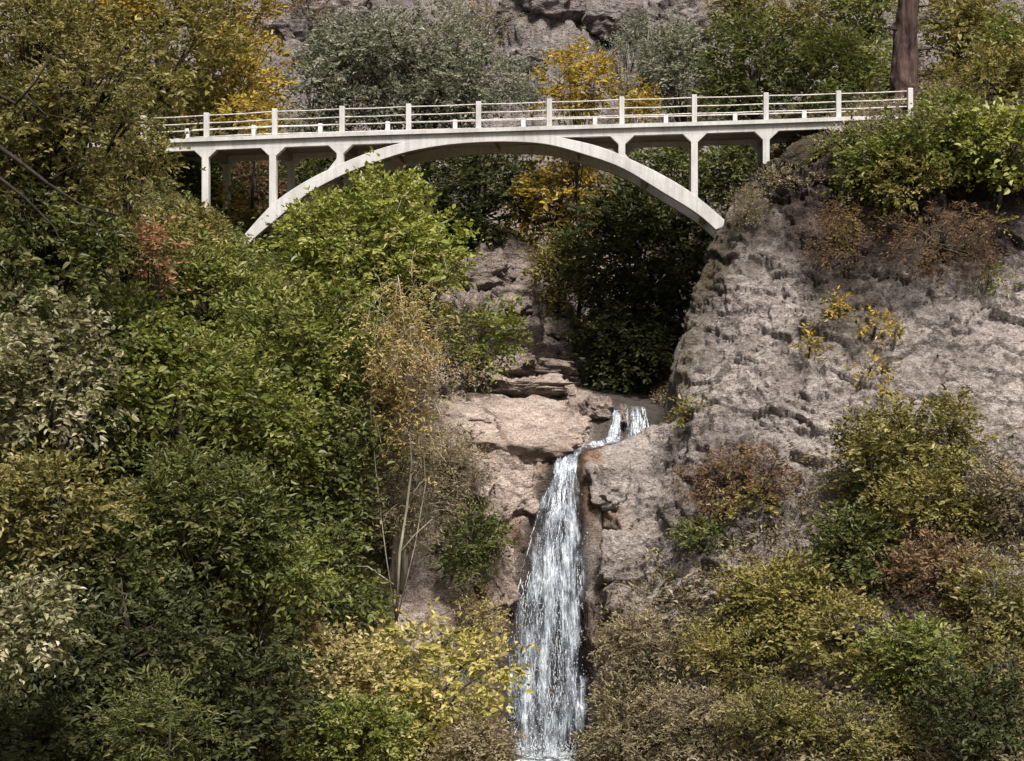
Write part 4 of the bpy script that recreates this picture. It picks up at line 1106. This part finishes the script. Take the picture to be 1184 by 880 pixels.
stem_px([(472, 500, .1), (488, 455, .2), (502, 405, .3)], .03, 'branch')
stem_px([(455, 676, 0), (425, 655, -.2), (395, 655, -.3)], .03, 'branch')
rg = np.random.default_rng(44)
nt_ = 640
q = rg.normal(0, 1, (nt_, 2))
cpx = 468 + q[:, 0] * 25; cpy = 412 + q[:, 1] * 52; cY = 48.5 + rg.normal(0, .6, nt_)
org = np.stack([(cpx - CX) / F * cY, cY, CAMZ - (cpy - CY) / F * cY], 1)
dirs = rg.normal(0, .5, (nt_, 3)) + np.array([0, 0, .5])
p, d_, n_, L_, W_, r_ = sprays(rg, org, dirs, rg.uniform(.35, .8, nt_), 10, .15, .32, droop=1.3)
link('crown', leaf_mesh('crown', p, d_, n_, L_, W_, r_), LEAF['wheat'], sp)
mb = MB()
for i in range(0, nt_, 3):
    a_ = org[i]; e = a_ + unit(dirs[i]) * .6; e[2] -= .2
    mb.tube([a_ - unit(dirs[i]) * .35 - UP * .15, a_, e], [.010, .008, .003], 4)
mb.build('twigs', BARK_PALE, sp)['kind'] = 'stuff'

# --- right cliff: crest shrubs
plant('shrub', 'green shrub spilling over the cliff edge under the bridge end', S_, 1026, 198, 52, 40, 'green', 56.4, .14, cov=5.5, sub='stem')
plant('shrub', 'bright green shrub on the cliff crest right of the last railing post', S_, 1082, 158, 62, 50, 'green', 56.4, .15, cov=5.5, sub='stem')
plant('shrub', 'light green broad-leaved shrub on the cliff crest at the right edge', S_, 1156, 172, 50, 50, 'bright', 55.8, .16, cov=5.5, sub='stem', asp=.6)
plant('shrub', 'olive shrub hanging below the bright crest shrub', S_, 1050, 214, 46, 30, 'olive', 55.8, .13, cov=4, sub='stem')
plant('shrub', 'brown-green tall shrub behind the crest at the right edge', S_, 1150, 96, 52, 52, 'olive', 60, .16, cov=4.5, sub='stem')
plant('shrub', 'small green shrub at the point where the deck meets the cliff', S_, 976, 170, 28, 18, 'green', 57.6, .12, cov=4, sub='stem')
plant('dry_shrub', 'dry brown tuft on the cliff top beside the right bridge column', S_, 905, 206, 34, 9, 'tan', None, .09, cov=3, sub='stem', asp=.25)
plant('dry_shrub', 'mossy olive tuft along the cliff edge above the arch foot', S_, 862, 240, 20, 26, 'tan', None, .08, cov=2.4, sub='stem', asp=.3)
plant('dry_shrub', 'dark dry roots hanging on the upper right cliff', S_, 1092, 276, 74, 44, 'rust', None, .10, cov=1.4, sub='stem', asp=.22, droop=1.1, stems=3)
plant('dry_shrub', 'brown dry creeper on the cliff below the spilling green shrub', S_, 965, 272, 44, 40, 'rust', None, .10, cov=1.2, sub='stem', asp=.22, droop=1.1)
LP = [(988, 258, 20, 12, 'olive', 'pale green fern-like plant highest on the cliff face'),
      (984, 284, 17, 10, 'olive', 'yellowish ledge plant just under the highest fern-like plant'),
      (962, 356, 17, 11, 'ochre', 'yellow ledge plant in the middle of the cliff face'),
      (1012, 376, 32, 10, 'ochre', 'wide yellow-green ledge plant right of the middle of the cliff'),
      (936, 402, 9, 18, 'ochre', 'small upright yellow weed in a crack left of the wide ledge plant'),
      (934, 368, 12, 8, 'olive', 'tiny olive weed left of the yellow ledge plant'),
      (1006, 424, 16, 7, 'ochre', 'tiny orange-yellow weed below the wide ledge plant'),
      (1144, 320, 11, 15, 'green', 'little green plant on the pale slab near the right edge'),
      (1150, 258, 14, 8, 'olive', 'little yellow-green sprig under the crest shrubs at the right edge'),
      (800, 480, 18, 16, 'olive', 'small olive tuft on the cliff edge above the upper cascade'),
      (1020, 452, 14, 8, 'ochre', 'small yellow weed above the climbing shrubs')]
for x, y, a_, b_, pl, lb in LP:
    plant('ledge_plant', lb, 'plant', x, y, a_, b_, pl, None, .13, cov=2.6, sub='stem', group='small plants on the cliff face', clumps=5, asp=.42)

# --- right slope, climbing scrub
plant('climbing_shrub', 'tall olive shrub column climbing the cliff, left of two', S_, 1050, 502, 34, 48, 'olive', None, .125, cov=4.6, sub='stem')
plant('climbing_shrub', 'narrow olive shrub column climbing the cliff, right of two', S_, 1102, 508, 26, 52, 'olive', None, .12, cov=4, sub='stem')
plant('climbing_shrub', 'dull olive shrub left under the two climbing columns', S_, 1004, 540, 52, 52, 'dull', None, .13, cov=5, sub='stem')
plant('climbing_shrub', 'olive-brown shrub under the two climbing columns', S_, 1080, 580, 62, 48, 'olive', None, .13, cov=5, sub='stem')
plant('shrub', 'tan mossy shrub at the right edge below the pale slab', S_, 1160, 575, 44, 44, 'tan', None, .11, cov=4, sub='stem')
plant('dry_shrub', 'reddish-brown dry bush on the cliff right of the waterfall top', S_, 830, 555, 46, 40, 'rust', None, .11, cov=2.6, sub='stem', asp=.35)
plant('dry_shrub', 'reddish twiggy bush right of the reddish-brown dry bush', S_, 884, 545, 44, 34, 'rust', None, .11, cov=2.2, sub='stem', asp=.35, bare=2)
plant('shrub', 'small green weed clump among the reddish dry bushes', S_, 860, 585, 40, 22, 'olive', None, .13, cov=3, sub='stem')
plant('shrub', 'dark olive shrub below the reddish dry bushes', S_, 812, 625, 36, 26, 'deep', None, .12, cov=3, sub='stem')
plant('shrub', 'deep green shrub in the middle of the right slope beside the red-leaved one', S_, 985, 640, 62, 44, 'deep', None, .13, cov=5, sub='stem')
plant('red_shrub', 'low shrub with a few bright red leaves on the right slope', S_, 968, 628, 18, 10, 'redleaf', None, .13, cov=2.2, sub='stem')
plant('shrub', 'wide yellow-green shrub in the middle of the right slope', S_, 900, 690, 76, 52, 'olive', None, .13, cov=5, sub='stem')
plant('shrub', 'yellow-green shrub right of the wide shrub on the right slope', S_, 975, 735, 56, 46, 'olive', None, .13, cov=5, sub='stem')
plant('shrub', 'brownish shrub below the tan mossy shrub at the right edge', S_, 1092, 670, 58, 46, 'rust', None, .12, cov=4.5, sub='stem')
plant('shrub', 'dull olive shrub with pale twigs at the right edge', S_, 1150, 690, 48, 60, 'dull', None, .12, cov=4, sub='stem', bark=BARK_GREY, bare=2)
plant('shrub', 'dull green shrub left of the pale-twigged shrub low on the right slope', S_, 1060, 755, 60, 50, 'green', None, .13, cov=5, sub='stem')
plant('dry_shrub', 'sandy dry bush beside the waterfall on its right side', S_, 756, 760, 58, 52, 'tan', None, .11, cov=4, sub='stem', asp=.35)
plant('dry_shrub', 'straw-coloured dry bush at the foot of the waterfall on the right', S_, 724, 838, 50, 46, 'tan', None, .105, cov=4, sub='stem', asp=.35)
plant('dry_shrub', 'sandy twiggy bush at the bottom right of the waterfall bushes', S_, 800, 835, 60, 48, 'tan', None, .10, cov=3.4, sub='stem', asp=.35, stems=3, bare=2)
plant('dry_shrub', 'olive bush between the dry waterfall bushes and the wide yellow-green shrub', S_, 845, 765, 56, 46, 'olive', None, .11, cov=4, sub='stem', asp=.4)
plant('shrub', 'fine dull olive bush at the bottom edge right of the sandy bushes', S_, 900, 838, 64, 44, 'dull', None, .10, cov=4.4, sub='stem', asp=.5)
plant('shrub', 'dull khaki bush at the bottom edge near the dark corner', S_, 1010, 842, 62, 40, 'dull', None, .10, cov=4.4, sub='stem', asp=.5)
plant('shrub', 'very dark shrub in the bottom right corner', S_, 1130, 825, 70, 56, 'dark', None, .13, cov=5, sub='stem')
plant('shrub', 'olive tangle with a pale dead branch at the right edge', S_, 1164, 770, 34, 36, 'olive', None, .12, cov=3.6, sub='stem', bark=BARK_PALE, bare=3)

# --- low growth over the soil and lower slopes (nobody could count it)
rg = np.random.default_rng(77)
tri = rg.uniform(0, 1, (120000, 2))
cyv = 36 + 40 * tri[:, 1] ** 1.25; cpx = -80 + tri[:, 0] * 1340
cx = (cpx - CX) / F * cyv
hz = height(cx, cyv)
cpy = CY - (hz - CAMZ) / cyv * F
veg = np.zeros(len(cx), bool)
veg |= (cpx < 455) & (cpx > -60)
slope_line = np.interp(cpx, [680, 740, 800, 880, 960, 1040, 1184], [720, 690, 640, 610, 560, 560, 560])
veg |= (cpx > 690) & (cpy > slope_line + rg.normal(0, 30, len(cx))) & (cyv < 58)
veg |= (cpx > 930) & (cyv > 57.5)
veg |= (cyv > 62) & ((cpx > 760) | (cpx < 470))
veg |= (cpx > 455) & (cpx < 585) & (cpy > 745)
keep = veg & (cpy < 1000) & (cpx < 1260) & (rg.uniform(0, 1, len(cx)) < np.where(cpx > 690, 1.0, .4))
org = np.stack([cx, cyv, hz + .05], 1)[keep]
pxk = cpx[keep]
dirs = np.array([0, -.55, .8]) + rg.normal(0, .5, (len(org), 3))
p, d_, n_, L_, W_, r_ = sprays(rg, org, dirs, rg.uniform(.25, .75, len(org)), 5, .17, .42)
lft = np.repeat(pxk < 585, 5)
for nm, mk, pl, lb in (('undergrowth', lft, 'deep', 'low green undergrowth covering the left bank between the trees'),
                       ('undergrowth', ~lft, 'tan', 'low tan undergrowth covering the right slope between the shrubs')):
    o = link(nm, leaf_mesh(nm, p[mk], d_[mk], n_[mk], L_[mk], W_[mk], r_[mk], True), LEAF[pl])
    tag(o, lb, 'undergrowth', None, 'stuff')
    NLEAF[0] += int(mk.sum())

# --- boulders on the hill and in the gorge
BO = [(330, 42, 60, 44, 'rounded grey boulder below the dark rock at the top left of the hill', 100),
      (385, 20, 110, 60, 'big dark purple-grey rock at the top edge above the grey-green tree', 108),
      (362, 62, 46, 28, 'pale boulder between the golden and the grey-green trees', 96),
      (625, 18, 120, 56, 'broad scree-covered rock at the top edge over the yellow tree', 108),
      (712, 26, 74, 50, 'tall pale rock at the top edge left of the dark cracked rock', 106),
      (786, 30, 80, 66, 'dark cracked rock at the top edge right of the middle', 102),
      (612, 70, 44, 26, 'pale broken boulder left of the bright yellow tree', 92),
      (916, 44, 40, 52, 'pale standing rock between the trees on the right of the hill', 96),
      (758, 84, 40, 30, 'small pale boulder behind the yellow sapling', 88)]
for i, (x, y, w_, h_, lb, Yb) in enumerate(BO):
    boulder(x, y, w_, h_, lb, ROCK_B, Yb, i, 'boulders on the hill')
GB = [(628, 430, 84, 20, 'flat rock slab at the back edge of the pink ledge', ROCK_G, None),
      (606, 400, 52, 34, 'brownish gorge rock left of the dark drooping tree', ROCK_G, None),
      (640, 384, 44, 32, 'grey gorge rock touching the dark green tree', ROCK_G, None),
      (556, 322, 76, 44, 'big grey rock in the gorge beside the round tree', ROCK_G, None),
      (606, 306, 60, 46, 'pale gorge rock below the yellow-olive tree', ROCK_G, None),
      (588, 356, 60, 40, 'stepped rock block in the middle of the gorge gully', ROCK_G, None),
      (632, 346, 46, 34, 'small pale rock in the gully under the olive hanging shrub', ROCK_G, None),
      (580, 426, 80, 26, 'low rock step at the foot of the gorge gully', ROCK_G, None),
      (690, 474, 36, 30, 'dark wet rock left of the upper cascade', ROCK_G, 59.2),
      (723, 480, 8, 26, 'thin dark rock between the two strands of the upper cascade', ROCK_G, 58.75)]
for i, (x, y, w_, h_, lb, mt, Yb) in enumerate(GB):
    boulder(x, y, w_, h_, lb, mt, Yb, 20 + i, 'rocks in the gorge', 1.0, .12 * (-1) ** i, .3 * (i % 3 - 1), .75, 'rock', .35)
SB = [(592, 494, 170, 92, 'broad pale pink slab sloping down the middle of the left ledge', .10, .06, .42, .85),
      (655, 496, 56, 60, 'pale slab at the right end of the left ledge beside the dark wet rock', .25, -.25, .6, .7),
      (534, 478, 80, 60, 'flat sloping slab on the left ledge below the green gorge tree', -.06, .2, .5, .8),
      (604, 452, 120, 14, 'long thin slab along the top edge of the left ledge', .03, .1, 1.15, .2),
      (536, 548, 90, 70, 'blocky pinkish rock under the left end of the broad pale slab', .12, -.2, .7, .5),
      (592, 566, 56, 62, 'upright rock block left of the upper waterfall', .05, .25, .8, .3),
      (576, 668, 44, 76, 'rust-coloured upright rock left of the middle of the waterfall', -.08, .2, .9, .15),
      (708, 560, 56, 60, 'pale pinkish rock block right of the upper waterfall', -.1, -.3, .8, .4),
      (722, 640, 60, 64, 'cracked pale rock block right of the middle of the waterfall', .08, -.2, .8, .3)]
for i, (x, y, w_, h_, lb, tl_, yw, sq, pt) in enumerate(SB):
    boulder(x, y + h_ * .12, w_, h_, lb, ROCK_L if x < 700 else ROCK_R, None, 50 + i, 'rock slabs beside the waterfall', sq, tl_, yw, .75, 'rock_slab', pt)
print('LEAVES', NLEAF[0], 'terrain verts', len(P))
